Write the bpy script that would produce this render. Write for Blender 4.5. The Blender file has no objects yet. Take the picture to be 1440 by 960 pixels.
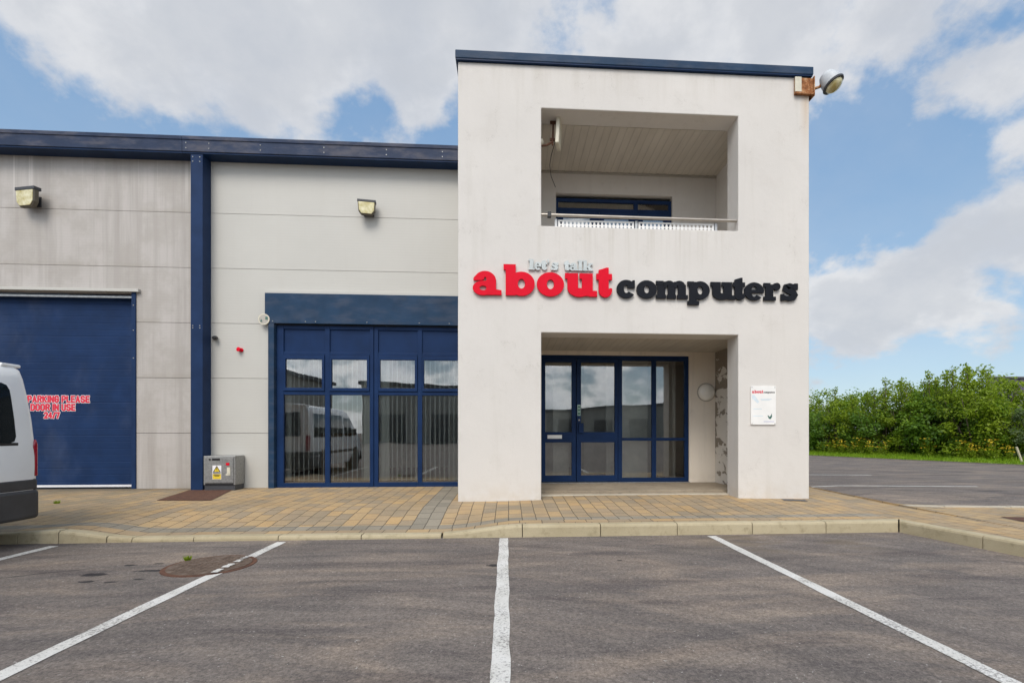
import bpy, bmesh, math, random
from math import radians as R, sin, cos, pi
from mathutils import Vector, Matrix
random.seed(7)
sc = bpy.context.scene
col = sc.collection

# ------------------------------------------------------------------ nodes
class G:
    def __init__(s, tree):
        s.t = tree; s.n = tree.nodes; s.l = tree.links
    def node(s, kind, **kw):
        n = s.n.new(kind)
        for k, v in kw.items():
            if k == 'inp':
                for a, b in v.items(): s.put(n.inputs[a], b)
            else: setattr(n, k, v)
        return n
    def put(s, sock, v):
        if isinstance(v, bpy.types.NodeSocket): s.l.new(v, sock)
        else: sock.default_value = v
    def math(s, op, a, b=0.0, c=0.0, clamp=False):
        n = s.node('ShaderNodeMath', operation=op, use_clamp=clamp)
        s.put(n.inputs[0], a); s.put(n.inputs[1], b); s.put(n.inputs[2], c)
        return n.outputs[0]
    def vmath(s, op, a, b=(0,0,0), out=0):
        n = s.node('ShaderNodeVectorMath', operation=op)
        s.put(n.inputs[0], a); s.put(n.inputs[1], b)
        return n.outputs[out]
    def smooth(s, v, lo, hi, a=0.0, b=1.0):
        n = s.node('ShaderNodeMapRange', interpolation_type='SMOOTHSTEP')
        s.put(n.inputs[0], v); n.inputs[1].default_value = lo; n.inputs[2].default_value = hi
        n.inputs[3].default_value = a; n.inputs[4].default_value = b
        return n.outputs[0]
    def lin(s, v, lo, hi, a=0.0, b=1.0):
        n = s.node('ShaderNodeMapRange')
        s.put(n.inputs[0], v); n.inputs[1].default_value = lo; n.inputs[2].default_value = hi
        n.inputs[3].default_value = a; n.inputs[4].default_value = b
        return n.outputs[0]
    def noise(s, vec, scale, detail=4, rough=.55, dist=0.0, dims='3D'):
        n = s.node('ShaderNodeTexNoise', noise_dimensions=dims)
        s.put(n.inputs['Vector'], vec); n.inputs['Scale'].default_value = scale
        n.inputs['Detail'].default_value = detail; n.inputs['Roughness'].default_value = rough
        n.inputs['Distortion'].default_value = dist
        return n.outputs[0]
    def mix(s, f, a, b, mode='MIX'):
        n = s.node('ShaderNodeMix', data_type='RGBA', blend_type=mode)
        s.put(n.inputs[0], f)
        s.put(n.inputs[6], a if not isinstance(a, tuple) else (*a[:3], 1))
        s.put(n.inputs[7], b if not isinstance(b, tuple) else (*b[:3], 1))
        return n.outputs[2]
    def mapping(s, vec, scale=(1,1,1), rot=(0,0,0), loc=(0,0,0)):
        n = s.node('ShaderNodeMapping')
        s.put(n.inputs[0], vec); n.inputs[1].default_value = loc
        n.inputs[2].default_value = rot; n.inputs[3].default_value = scale
        return n.outputs[0]
    def sep(s, vec):
        n = s.node('ShaderNodeSeparateXYZ'); s.put(n.inputs[0], vec); return n.outputs
    def comb(s, x, y, z):
        n = s.node('ShaderNodeCombineXYZ')
        s.put(n.inputs[0], x); s.put(n.inputs[1], y); s.put(n.inputs[2], z); return n.outputs[0]
    def ramp(s, f, stops, interp='LINEAR'):
        n = s.node('ShaderNodeValToRGB'); s.put(n.inputs[0], f)
        cr = n.color_ramp; cr.interpolation = interp
        while len(cr.elements) < len(stops): cr.elements.new(.5)
        for e, (p, c) in zip(cr.elements, stops):
            e.position = p; e.color = (*c[:3], 1)
        return n.outputs[0]

def mat(name):
    m = bpy.data.materials.new(name); m.use_nodes = True
    g = G(m.node_tree); b = g.n['Principled BSDF']
    geo = g.node('ShaderNodeNewGeometry')
    g.pos = geo.outputs['Position']; g.b = b; g.geo = geo
    return m, g
def finish(g, base, rough=.6, metal=0.0, bump=None, bstr=.3, bdist=.01, spec=None, coat=0):
    b = g.b
    g.put(b.inputs['Base Color'], base if not isinstance(base, tuple) else (*base, 1))
    g.put(b.inputs['Roughness'], rough); g.put(b.inputs['Metallic'], metal)
    if spec is not None: b.inputs['Specular IOR Level'].default_value = spec
    if coat: b.inputs['Coat Weight'].default_value = coat; b.inputs['Coat Roughness'].default_value = .08
    if bump is not None:
        n = g.node('ShaderNodeBump'); n.inputs['Strength'].default_value = bstr
        n.inputs['Distance'].default_value = bdist
        g.put(n.inputs['Height'], bump); g.l.new(n.outputs[0], b.inputs['Normal'])

M = {}
def simple(key, base, rough=.55, metal=0.0, vary=.12, scale=6, spec=None, coat=0, bump=0):
    m, g = mat(key)
    f = g.noise(g.pos, scale, 5, .6)
    c = g.mix(g.lin(f, .3, .7), tuple(x*(1-vary) for x in base), tuple(min(1, x*(1+vary)) for x in base))
    bp = g.noise(g.pos, 220, 3) if bump else None
    finish(g, c, rough, metal, bp, bump, .004, spec, coat)
    M[key] = m; return m

# white textured render of the tower: faint stains, rust mark at the corner
def render_mat(key, tint, dirt=.5):
    m, g = mat(key)
    x, y, z = g.sep(g.pos)
    big = g.noise(g.pos, .7, 5, .6)
    st = g.noise(g.mapping(g.pos, (5, 5, .35)), 1.0, 5, .62)
    fine = g.noise(g.pos, 90, 4, .65)
    c = g.mix(g.lin(big, .32, .7), tuple(t*.92 for t in tint), tint)
    c = g.mix(g.math('MULTIPLY', g.smooth(st, .52, .76), dirt*.5), c, (.45, .42, .36))
    blot = g.noise(g.pos, 2.6, 7, .68)
    c = g.mix(g.math('MULTIPLY', g.smooth(blot, .50, .72), .17), c, (.46, .42, .37))
    cr = g.math('ABSOLUTE', g.math('SUBTRACT', g.noise(g.mapping(g.pos, (1, 1, .8)), .9, 9, .62), .5))
    c = g.mix(g.math('MULTIPLY', g.math('MULTIPLY', g.smooth(cr, .0022, .0), g.smooth(blot, .5, .6)), .5), c, (.30, .27, .23))
    under = g.math('MULTIPLY', g.math('MULTIPLY', g.smooth(z, 3.4, 4.17), g.math('LESS_THAN', z, 4.18)), g.math('MULTIPLY', g.smooth(x, .3, .6), g.smooth(x, 3.8, 3.5)))
    dr2 = g.noise(g.mapping(g.pos, (11, 1, .2)), 1.0, 4, .6)
    c = g.mix(g.math('MULTIPLY', g.math('MULTIPLY', under, g.smooth(dr2, .50, .68)), dirt*.7), c, (.43, .39, .32))
    top = g.smooth(z, 6.0, 6.62)
    c = g.mix(g.math('MULTIPLY', g.math('MULTIPLY', top, g.smooth(st, .42, .66)), dirt*.8), c, (.52, .48, .42))
    low = g.smooth(z, .35, -.02)
    c = g.mix(g.math('MULTIPLY', g.math('MULTIPLY', low, g.smooth(g.noise(g.pos, 5, 5), .38, .62)), .3), c, (.50, .42, .31))
    # rust run under the lamp bracket
    rx = g.math('SUBTRACT', 1.0, g.math('MULTIPLY', g.math('ABSOLUTE', g.math('SUBTRACT', x, 4.70)), 9.0), clamp=True)
    rz = g.math('MULTIPLY', g.smooth(z, 5.3, 6.33), g.smooth(z, 6.42, 6.36))
    c = g.mix(g.math('MULTIPLY', g.math('MULTIPLY', rx, rz), .42), c, (.50, .31, .13))
    c = g.mix(.07, c, g.mix(fine, (.35, .33, .3), (1, 1, 1)))
    bh = g.math('ADD', fine, g.math('MULTIPLY', g.noise(g.pos, 14, 4), .8))
    finish(g, c, .88, 0, bh, .42, .007)
    M[key] = m
render_mat('tower_render', (.655, .622, .578), .5)
render_mat('porch_render', (.80, .715, .60), .7)

# flaking paint on the porch side wall
m, g = mat('peeling_paint')
p = g.mapping(g.pos, (1, .45, 1))
f = g.math('ADD', g.noise(p, 5.5, 6, .62, .6), g.math('MULTIPLY', g.smooth(g.sep(g.pos)[2], 1.1, 2.5), .16))
e = g.smooth(f, .55, .565)
c = g.mix(g.noise(g.pos, 7), (.70, .67, .61), (.62, .58, .52))
c2 = g.mix(g.noise(g.pos, 30, 4), (.20, .165, .125), (.32, .28, .23))
finish(g, g.mix(e, c, c2), .9, 0, g.math('MULTIPLY', e, -1.0), .8, .006)
M['peel'] = m

# cladding panels with micro ribs
def cladding(key, tint, weather):
    m, g = mat(key)
    x, y, z = g.sep(g.pos)
    rib = g.math('ABSOLUTE', g.math('SINE', g.math('MULTIPLY', z, pi/.05)))
    c = g.mix(g.lin(g.noise(g.pos, 1.2, 4), .3, .7), tuple(t*.95 for t in tint), tint)
    if weather:
        p = g.mapping(g.pos, (4.5, 1, .22))
        s1 = g.noise(p, 1.0, 6, .68)
        s2 = g.noise(g.mapping(g.pos, (16, 1, .5), loc=(3, 0, 1)), 1.0, 5, .65)
        s3 = g.noise(g.pos, 1.3, 6, .65)
        c = g.mix(g.math('MULTIPLY', g.smooth(s1, .40, .66), .72), c, (.33, .30, .27))
        c = g.mix(g.math('MULTIPLY', g.smooth(s2, .52, .74), .32), c, (.27, .245, .215))
        c = g.mix(g.math('MULTIPLY', g.smooth(s3, .44, .62), .62), c, (.35, .32, .285))
        # clean runs where rain drips from the fascia bolts
        dr = g.noise(g.mapping(g.pos, (7.5, 1, .03), loc=(8.3, 0, 0)), 1.0, 2, .5)
        zz = g.smooth(z, 4.7, 5.9)
        c = g.mix(g.math('MULTIPLY', g.math('MULTIPLY', g.smooth(dr, .60, .68), zz), .6), c, (.64, .61, .57))
        # dirt settled above each panel joint
        fr = g.math('FRACT', z)
        c = g.mix(g.math('MULTIPLY', g.math('MULTIPLY', g.smooth(fr, .12, .0), g.smooth(s3, .40, .6)), .35), c, (.30, .27, .22))
    else:
        s2 = g.noise(g.mapping(g.pos, (9, 1, .4)), 1.0, 5, .65)
        c = g.mix(g.math('MULTIPLY', g.smooth(s2, .5, .75), .12), c, (.43, .40, .35))
    c = g.mix(g.math('MULTIPLY', g.smooth(rib, .16, .0), .08), c, (.25, .24, .22))
    finish(g, c, .5, 0, rib, .2, .003)
    M[key] = m
cladding('clean_cladding', (.505, .492, .45), False)
cladding('weathered_cladding', (.46, .428, .397), True)

# powder coated blue metal
def blue(key, base, rough=.42, dirt=.0, ribs=None):
    m, g = mat(key)
    c = g.mix(g.lin(g.noise(g.pos, 3, 5), .3, .7), tuple(b*.82 for b in base), tuple(b*1.15 for b in base))
    if dirt:
        s = g.noise(g.mapping(g.pos, (2.2, 2, 7)), 1.0, 6, .66)
        c = g.mix(g.math('MULTIPLY', g.smooth(s, .42, .70), dirt), c, (.17, .155, .16))
    bp = None
    if ribs:
        z = g.sep(g.pos)[2]
        fr = g.math('FRACT', g.math('DIVIDE', g.math('SUBTRACT', z, .06), ribs))
        groove = g.smooth(g.math('ABSOLUTE', g.math('SUBTRACT', fr, .5)), .07, .0)
        fr2 = g.math('FRACT', g.math('DIVIDE', g.math('SUBTRACT', z, .06), ribs*5))
        joint = g.smooth(g.math('ABSOLUTE', g.math('SUBTRACT', fr2, .5)), .016, .008)
        bp = g.math('MULTIPLY', g.math('ADD', groove, g.math('MULTIPLY', joint, 1.5)), -1.0)
        s = g.noise(g.mapping(g.pos, (1.2, 1, .7)), 1.0, 6, .6)
        c = g.mix(g.math('MULTIPLY', g.smooth(s, .45, .72), .25), c, (.10, .12, .17))
    finish(g, c, rough, 0, bp, .35 if bp else .3, .008, spec=.14)
    M[key] = m
blue('blue_metal', (.012, .031, .086), .55)
blue('blue_frame', (.008, .027, .086), .48)
blue('blue_fascia', (.026, .040, .078), .5, .4)
blue('blue_band', (.017, .044, .090), .48, .18)
blue('blue_door', (.010, .029, .086), .55, .0, .12)
blue('blue_dark', (.008, .026, .075), .35)

# glass
m, g = mat('glass')
g.n.remove(g.b)
out = g.n['Material Output']
fr = g.node('ShaderNodeFresnel'); fr.inputs[0].default_value = 2.1
tr = g.node('ShaderNodeBsdfTransparent'); tr.inputs[0].default_value = (.95, .97, .96, 1)
gl = g.node('ShaderNodeBsdfGlossy'); gl.inputs['Roughness'].default_value = .0
wob = g.node('ShaderNodeBump'); wob.inputs['Strength'].default_value = .05; wob.inputs['Distance'].default_value = .02
g.put(wob.inputs['Height'], g.noise(g.pos, 1.6, 1)); g.l.new(wob.outputs[0], gl.inputs['Normal'])
mx = g.node('ShaderNodeMixShader'); g.l.new(g.math('MULTIPLY', fr.outputs[0], 1.35, clamp=True), mx.inputs[0])
g.l.new(tr.outputs[0], mx.inputs[1]); g.l.new(gl.outputs[0], mx.inputs[2]); g.l.new(mx.outputs[0], out.inputs[0])
M['glass'] = m
m, g = mat('tinted_glass')
finish(g, (.012, .016, .018), .04, 0, None, spec=.8); M['tinted_glass'] = m

# asphalt
m, g = mat('asphalt')
x, y, z = g.sep(g.pos)
f1 = g.noise(g.pos, 62, 5, .88)
f2 = g.noise(g.pos, 30, 5, .75)
b1 = g.noise(g.pos, .55, 6, .6, .5)
b2 = g.noise(g.mapping(g.pos, (.55, 1.7, 1), (0, 0, .35)), .9, 7, .66, 1.0)
b3 = g.noise(g.mapping(g.pos, (.5, 2.6, 1), (0, 0, .12), (4, 1, 0)), 1.1, 5, .6, .8)
c = g.mix(g.lin(b1, .3, .7), (.119, .109, .104), (.176, .157, .143))
c = g.mix(g.math('MULTIPLY', g.smooth(b2, .44, .66), .6), c, (.255, .212, .172))
c = g.mix(g.math('MULTIPLY', g.smooth(b3, .50, .66), .65), c, (.092, .081, .080))
rip = g.noise(g.mapping(g.pos, (.9, 4.2, 1), (0, 0, .38), (2, 7, 0)), 1.5, 6, .62, .7)
c = g.mix(1.0, c, g.mix(g.lin(rip, .32, .68), (.86, .85, .86), (1.15, 1.13, 1.10)), 'MULTIPLY')
c = g.mix(1.0, c, g.mix(g.lin(f2, .30, .70), (.72, .71, .71), (1.30, 1.28, 1.26)), 'MULTIPLY')
c = g.mix(1.0, c, g.mix(g.lin(f1, .30, .70), (.36, .36, .365), (1.66, 1.64, 1.60)), 'MULTIPLY')
rx = g.math('SUBTRACT', x, -1.6); ry = g.math('SUBTRACT', y, .2)
rr = g.math('SQRT', g.math('ADD', g.math('MULTIPLY', rx, rx), g.math('MULTIPLY', ry, ry)))
sw = g.noise(g.comb(g.math('MULTIPLY', rr, 3.4), g.math('MULTIPLY', g.math('ARCTAN2', ry, rx), 1.1), 0.0), 1.6, 4, .6, .3)
c = g.mix(1.0, c, g.mix(g.lin(sw, .34, .66), (.84, .83, .83), (1.18, 1.15, 1.11)), 'MULTIPLY')
gr = g.smooth(g.noise(g.pos, 48, 2, .5), .70, .75)
c = g.mix(g.math('MULTIPLY', gr, .7), c, (.46, .43, .39))
# silt brown stain against the kerb on the right
br = g.math('MULTIPLY', g.smooth(y, 4.5, 5.3), g.math('MULTIPLY', g.smooth(x, 1.2, 2.8), g.smooth(x, 4.6, 3.4)))
c = g.mix(g.math('MULTIPLY', g.math('MULTIPLY', br, g.smooth(g.noise(g.mapping(g.pos, (1, 2, 1)), 1.6, 5), .42, .62)), .6), c, (.15, .115, .075))
for (ox, oy, rx, ry) in [(-3.53,4.48,.11,.055),(-3.45,4.78,.06,.03),(-3.42,4.27,.06,.03),(-3.22,4.25,.05,.022),(-3.05,4.32,.045,.02),(-3.08,4.58,.22,.03),(-3.22,4.82,.06,.02),(-.13,4.56,.07,.05),(1.05,4.66,.03,.02)]:
    dx = g.math('DIVIDE', g.math('SUBTRACT', x, ox), rx); dy = g.math('DIVIDE', g.math('SUBTRACT', y, oy), ry)
    d = g.math('ADD', g.math('MULTIPLY', dx, dx), g.math('MULTIPLY', dy, dy))
    d = g.math('ADD', d, g.math('MULTIPLY', g.math('SUBTRACT', g.noise(g.pos, 26, 3), .5), 2.0))
    c = g.mix(g.smooth(d, 1.15, .6, 0, .9), c, (.02, .018, .02))
# hairline crack
ck = g.math('ABSOLUTE', g.math('SUBTRACT', g.math('ADD', g.math('MULTIPLY', x, .42), g.math('MULTIPLY', g.noise(g.pos, 2.2, 5), .25)), g.math('SUBTRACT', y, 6.10)))
ck = g.math('MULTIPLY', g.smooth(ck, .02, .006), g.math('MULTIPLY', g.smooth(x, -5.2, -4.6), g.smooth(x, -3.4, -3.9)))
c = g.mix(g.math('MULTIPLY', ck, .8), c, (.03, .028, .026))
h = g.math('ADD', f1, g.math('MULTIPLY', f2, .8))
finish(g, c, .92, 0, h, .65, .006, .3)
M['asphalt'] = m

# worn white road paint
m, g = mat('road_paint')
w = g.math('ADD', g.noise(g.pos, 60, 5, .75), g.math('MULTIPLY', g.noise(g.pos, 3.2, 4), .45))
c = g.mix(g.lin(g.noise(g.pos, 4), .3, .7), (.54, .52, .47), (.66, .64, .60))
c = g.mix(g.smooth(w, .74, .86, 0, .8), c, (.17, .155, .14))
c = g.mix(g.smooth(g.noise(g.pos, 120, 2, .7), .55, .72, 0, .5), c, (.30, .28, .25))
al = g.smooth(g.math('ADD', g.noise(g.pos, 34, 5, .7), g.math('MULTIPLY', g.noise(g.pos, 2.3, 3), .35)), .885, .86)
finish(g, c, .8, 0, g.noise(g.pos, 170, 3, .7), .6, .004)
g.put(g.b.inputs['Alpha'], al)
M['road_paint'] = m

# block paving: courses run away from the viewer, blocks of three tones
m, g = mat('paving')
x, y, z = g.sep(g.pos)
def bricks(vec, bw, rh, off=.5):
    b = g.node('ShaderNodeTexBrick', offset=off, squash=1.35, squash_frequency=3)
    g.put(b.inputs['Vector'], vec); b.inputs['Color1'].default_value = (0,0,0,1); b.inputs['Color2'].default_value = (1,1,1,1)
    b.inputs['Mortar'].default_value = (.5,.5,.5,1); b.inputs['Scale'].default_value = 1; b.inputs['Mortar Size'].default_value = .0055
    b.inputs['Mortar Smooth'].default_value = .3; b.inputs['Brick Width'].default_value = bw; b.inputs['Row Height'].default_value = rh
    return b.outputs[0], b.outputs[1]
wv = g.vmath('ADD', g.pos, g.vmath('SCALE', g.vmath('SUBTRACT', g.node('ShaderNodeTexNoise', inp={'Vector': g.pos, 'Scale': 2.5}).outputs[1], (.5,.5,.5)), (0,0,0)))
jit = g.math('MULTIPLY', g.math('SUBTRACT', g.noise(g.pos, 6, 2), .5), .018)
ax = g.comb(g.math('ADD', y, jit), g.math('ADD', x, jit), 0.0)
A, Af = bricks(ax, .235, .172, .37)
B, Bf = bricks(g.comb(g.math('ADD', x, jit), g.math('ADD', y, .055), 0.0), .20, .20, .5)
front = g.math('MULTIPLY', g.math('LESS_THAN', y, 6.10), g.math('LESS_THAN', x, 4.8))
rnd = g.mix(front, A, B); mort = g.math('ADD', g.math('MULTIPLY', Af, g.math('SUBTRACT', 1.0, front)), g.math('MULTIPLY', Bf, front))
tone = g.math('ADD', g.math('MULTIPLY', rnd, .8), g.math('MULTIPLY', g.noise(g.pos, .8, 3), .2))
c = g.ramp(tone, [(.0, (.285, .230, .160)), (.2, (.325, .250, .160)), (.38, (.39, .285, .165)), (.55, (.44, .305, .155)), (.68, (.35, .265, .170)), (.82, (.46, .305, .145)), (1.0, (.33, .265, .185))])
c2 = g.mix(rnd, (.225, .20, .155), (.30, .262, .20))
band = g.math('MULTIPLY', g.math('MULTIPLY', g.math('GREATER_THAN', y, 6.10), g.math('LESS_THAN', y, 6.29)), g.math('LESS_THAN', x, 4.8))
drain = g.math('MULTIPLY', g.math('MULTIPLY', g.math('GREATER_THAN', x, -1.205), g.math('LESS_THAN', x, -.86)), g.math('GREATER_THAN', y, 6.1))
c = g.mix(g.math('MAXIMUM', band, drain), c, c2)
c = g.mix(.6, c, g.mix(g.noise(g.pos, 90, 4, .8), (.1,.1,.1), (.9,.9,.9)), 'OVERLAY')
# patchy grime, more of it to the left; smoothly darker along the left wall foot
dirt = g.noise(g.pos, 1.1, 6, .65)
c = g.mix(g.math('MULTIPLY', g.smooth(dirt, .42, .66), .35), c, (.17, .145, .105))
lf = g.math('MULTIPLY', g.smooth(x, -5.2, -6.8), .55)
c = g.mix(g.math('MULTIPLY', lf, g.smooth(g.noise(g.pos, 2.5, 6, .65), .36, .6)), c, (.19, .165, .11))
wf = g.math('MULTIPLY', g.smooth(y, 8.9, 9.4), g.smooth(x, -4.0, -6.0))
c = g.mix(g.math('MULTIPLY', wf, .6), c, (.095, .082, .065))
c = g.mix(g.math('MULTIPLY', mort, .85), c, (.065, .055, .042))
hgt = g.math('SUBTRACT', g.math('MULTIPLY', g.noise(g.pos, 110, 3), .25), mort)
hgt = g.math('ADD', hgt, g.math('MULTIPLY', rnd, .25))
finish(g, c, .88, 0, hgt, .7, .012, .3)
M['paving'] = m

# concretes
def concrete(key, a, b, stain):
    m, g = mat(key)
    c = g.mix(g.lin(g.noise(g.pos, 1.3, 6, .6), .3, .7), a, b)
    c = g.mix(g.smooth(g.noise(g.pos, 9, 6, .7), .5, .72, 0, .6), c, stain)
    c = g.mix(.3, c, g.mix(g.noise(g.pos, 160, 3, .7), (.1,.1,.1), (.9,.9,.9)), 'OVERLAY')
    finish(g, c, .9, 0, g.noise(g.pos, 130, 4, .7), .4, .005)
    M[key] = m
concrete('kerb_concrete', (.36, .30, .185), (.47, .40, .265), (.24, .20, .11))
concrete('slab_concrete', (.23, .185, .13), (.35, .29, .21), (.10, .082, .06))
concrete('edge_concrete', (.42, .37, .29), (.50, .45, .36), (.28, .24, .18))

# rust
def rust(key, a, b, cc, rough=.85):
    m, g = mat(key)
    f = g.noise(g.pos, 14, 7, .7)
    c = g.ramp(f, [(.3, a), (.5, b), (.68, cc)])
    finish(g, c, rough, .1, g.noise(g.pos, 60, 5, .7), .6, .006)
    M[key] = m
rust('rust_plate', (.055, .024, .015), (.10, .042, .023), (.15, .068, .036))
rust('rust_cover', (.075, .05, .036), (.125, .085, .06), (.19, .15, .12))
rust('rust_orange', (.05, .022, .012), (.30, .11, .03), (.55, .36, .20))
# foliage
def leaf(key, a, b, c3):
    m, g = mat(key)
    r = g.geo.outputs['Random Per Island']
    f = g.math('ADD', g.math('MULTIPLY', r, .5), g.math('MULTIPLY', g.noise(g.pos, .9, 3), .5))
    c = g.ramp(f, [(.2, a), (.5, b), (.8, c3)])
    finish(g, c, .5, 0, None, spec=.35)
    tl = g.node('ShaderNodeBsdfTranslucent'); g.put(tl.inputs[0], g.mix(.4, c, (.30, .42, .03)))
    mx = g.node('ShaderNodeMixShader'); mx.inputs[0].default_value = .5
    g.l.new(g.b.outputs[0], mx.inputs[1]); g.l.new(tl.outputs[0], mx.inputs[2])
    g.l.new(mx.outputs[0], g.n['Material Output'].inputs[0])
    M[key] = m
leaf('leaf_mid', (.075, .155, .012), (.155, .27, .016), (.25, .38, .03))
leaf('leaf_light', (.135, .205, .010), (.225, .315, .014), (.31, .39, .03))
leaf('leaf_dark', (.055, .120, .014), (.10, .195, .020), (.155, .27, .03))
leaf('leaf_grey', (.11, .16, .06), (.16, .215, .10), (.21, .26, .14))
leaf('grass', (.15, .27, .012), (.22, .35, .015), (.30, .40, .03))
simple('bark', (.11, .085, .06), .9, vary=.3, scale=20)
simple('flower_yellow', (.62, .42, .02), .7)
simple('van_white', (.86, .87, .87), .22, vary=.02, coat=.5)
simple('bumper', (.045, .045, .048), .55, vary=.15, bump=.15)
simple('rubber', (.016, .016, .017), .6)
simple('tail_red', (.30, .008, .022), .18, coat=.6)
simple('steel', (.34, .34, .33), .48, .75, vary=.2, scale=30)
simple('galv', (.40, .40, .39), .42, .8, vary=.2, scale=18)
simple('lamp_grey', (.46, .48, .49), .5, vary=.15)
simple('chrome', (.42, .38, .33), .4, .8)
simple('black_plastic', (.018, .018, .02), .45)
simple('dark_grey', (.05, .052, .058), .5)
simple('sign_red', (.66, .0, .018), .5, vary=.05, spec=.15)
simple('sign_black', (.008, .009, .013), .5, spec=.15)
simple('sign_silver', (.46, .49, .48), .42, .35)
simple('white_paint', (.78, .77, .74), .5, vary=.04)
simple('decal_red', (.62, .02, .05), .5, vary=.05)
simple('decal_white', (.80, .78, .78), .5, vary=.05)
simple('decal_yellow', (.72, .52, .03), .5, vary=.1)
simple('decal_black', (.02, .02, .02), .5)
simple('decal_pale', (.60, .68, .72), .5)
simple('decal_green', (.05, .14, .11), .5)
simple('decal_lilac', (.50, .50, .66), .5)
simple('decal_mint', (.45, .60, .50), .5)
simple('opal', (.80, .78, .72), .3, vary=.08, coat=.3)
simple('cream_plastic', (.62, .58, .46), .5, vary=.15)
simple('lamp_body', (.10, .085, .06), .5)
m, g = mat('lamp_lens')
c = g.mix(g.lin(g.noise(g.pos, 9, 3), .35, .65), (.46, .38, .14), (.72, .66, .42)); finish(g, c, .18, .15, g.noise(g.pos, 25, 2), .3, .01, coat=.5); M['lamp_lens'] = m
simple('blind', (.90, .90, .84), .8, vary=.04)
simple('room_wall', (.72, .68, .60), .9)
simple('room_floor', (.09, .06, .045), .8)
simple('carton', (.30, .20, .11), .9)
simple('soffit', (.40, .375, .33), .6, vary=.08)
simple('beam_paint', (.50, .42, .32), .85, vary=.2, scale=3)
simple('roof_grey', (.11, .11, .115), .7)
simple('shed_metal', (.085, .075, .095), .55, vary=.1)
simple('far_wall', (.42, .39, .33), .8)
simple('soil', (.10, .085, .05), .95, vary=.3)
simple('beige_post', (.50, .44, .33), .8)
# slatted soffit
m, g = mat('slats')
x, y, z = g.sep(g.pos)
fr = g.math('FRACT', g.math('DIVIDE', x, .125))
gv = g.smooth(g.math('ABSOLUTE', g.math('SUBTRACT', fr, .5)), .05, .015)
c = g.mix(g.lin(g.noise(g.mapping(g.pos, (5, 1, 1)), 1.0, 4), .3, .7), (.50, .455, .385), (.60, .55, .47))
c = g.mix(g.math('MULTIPLY', gv, .3), c, (.16, .15, .13)); finish(g, c, .55, 0, g.math('MULTIPLY', gv, -1.0), .6, .01); M['slats'] = m

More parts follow.
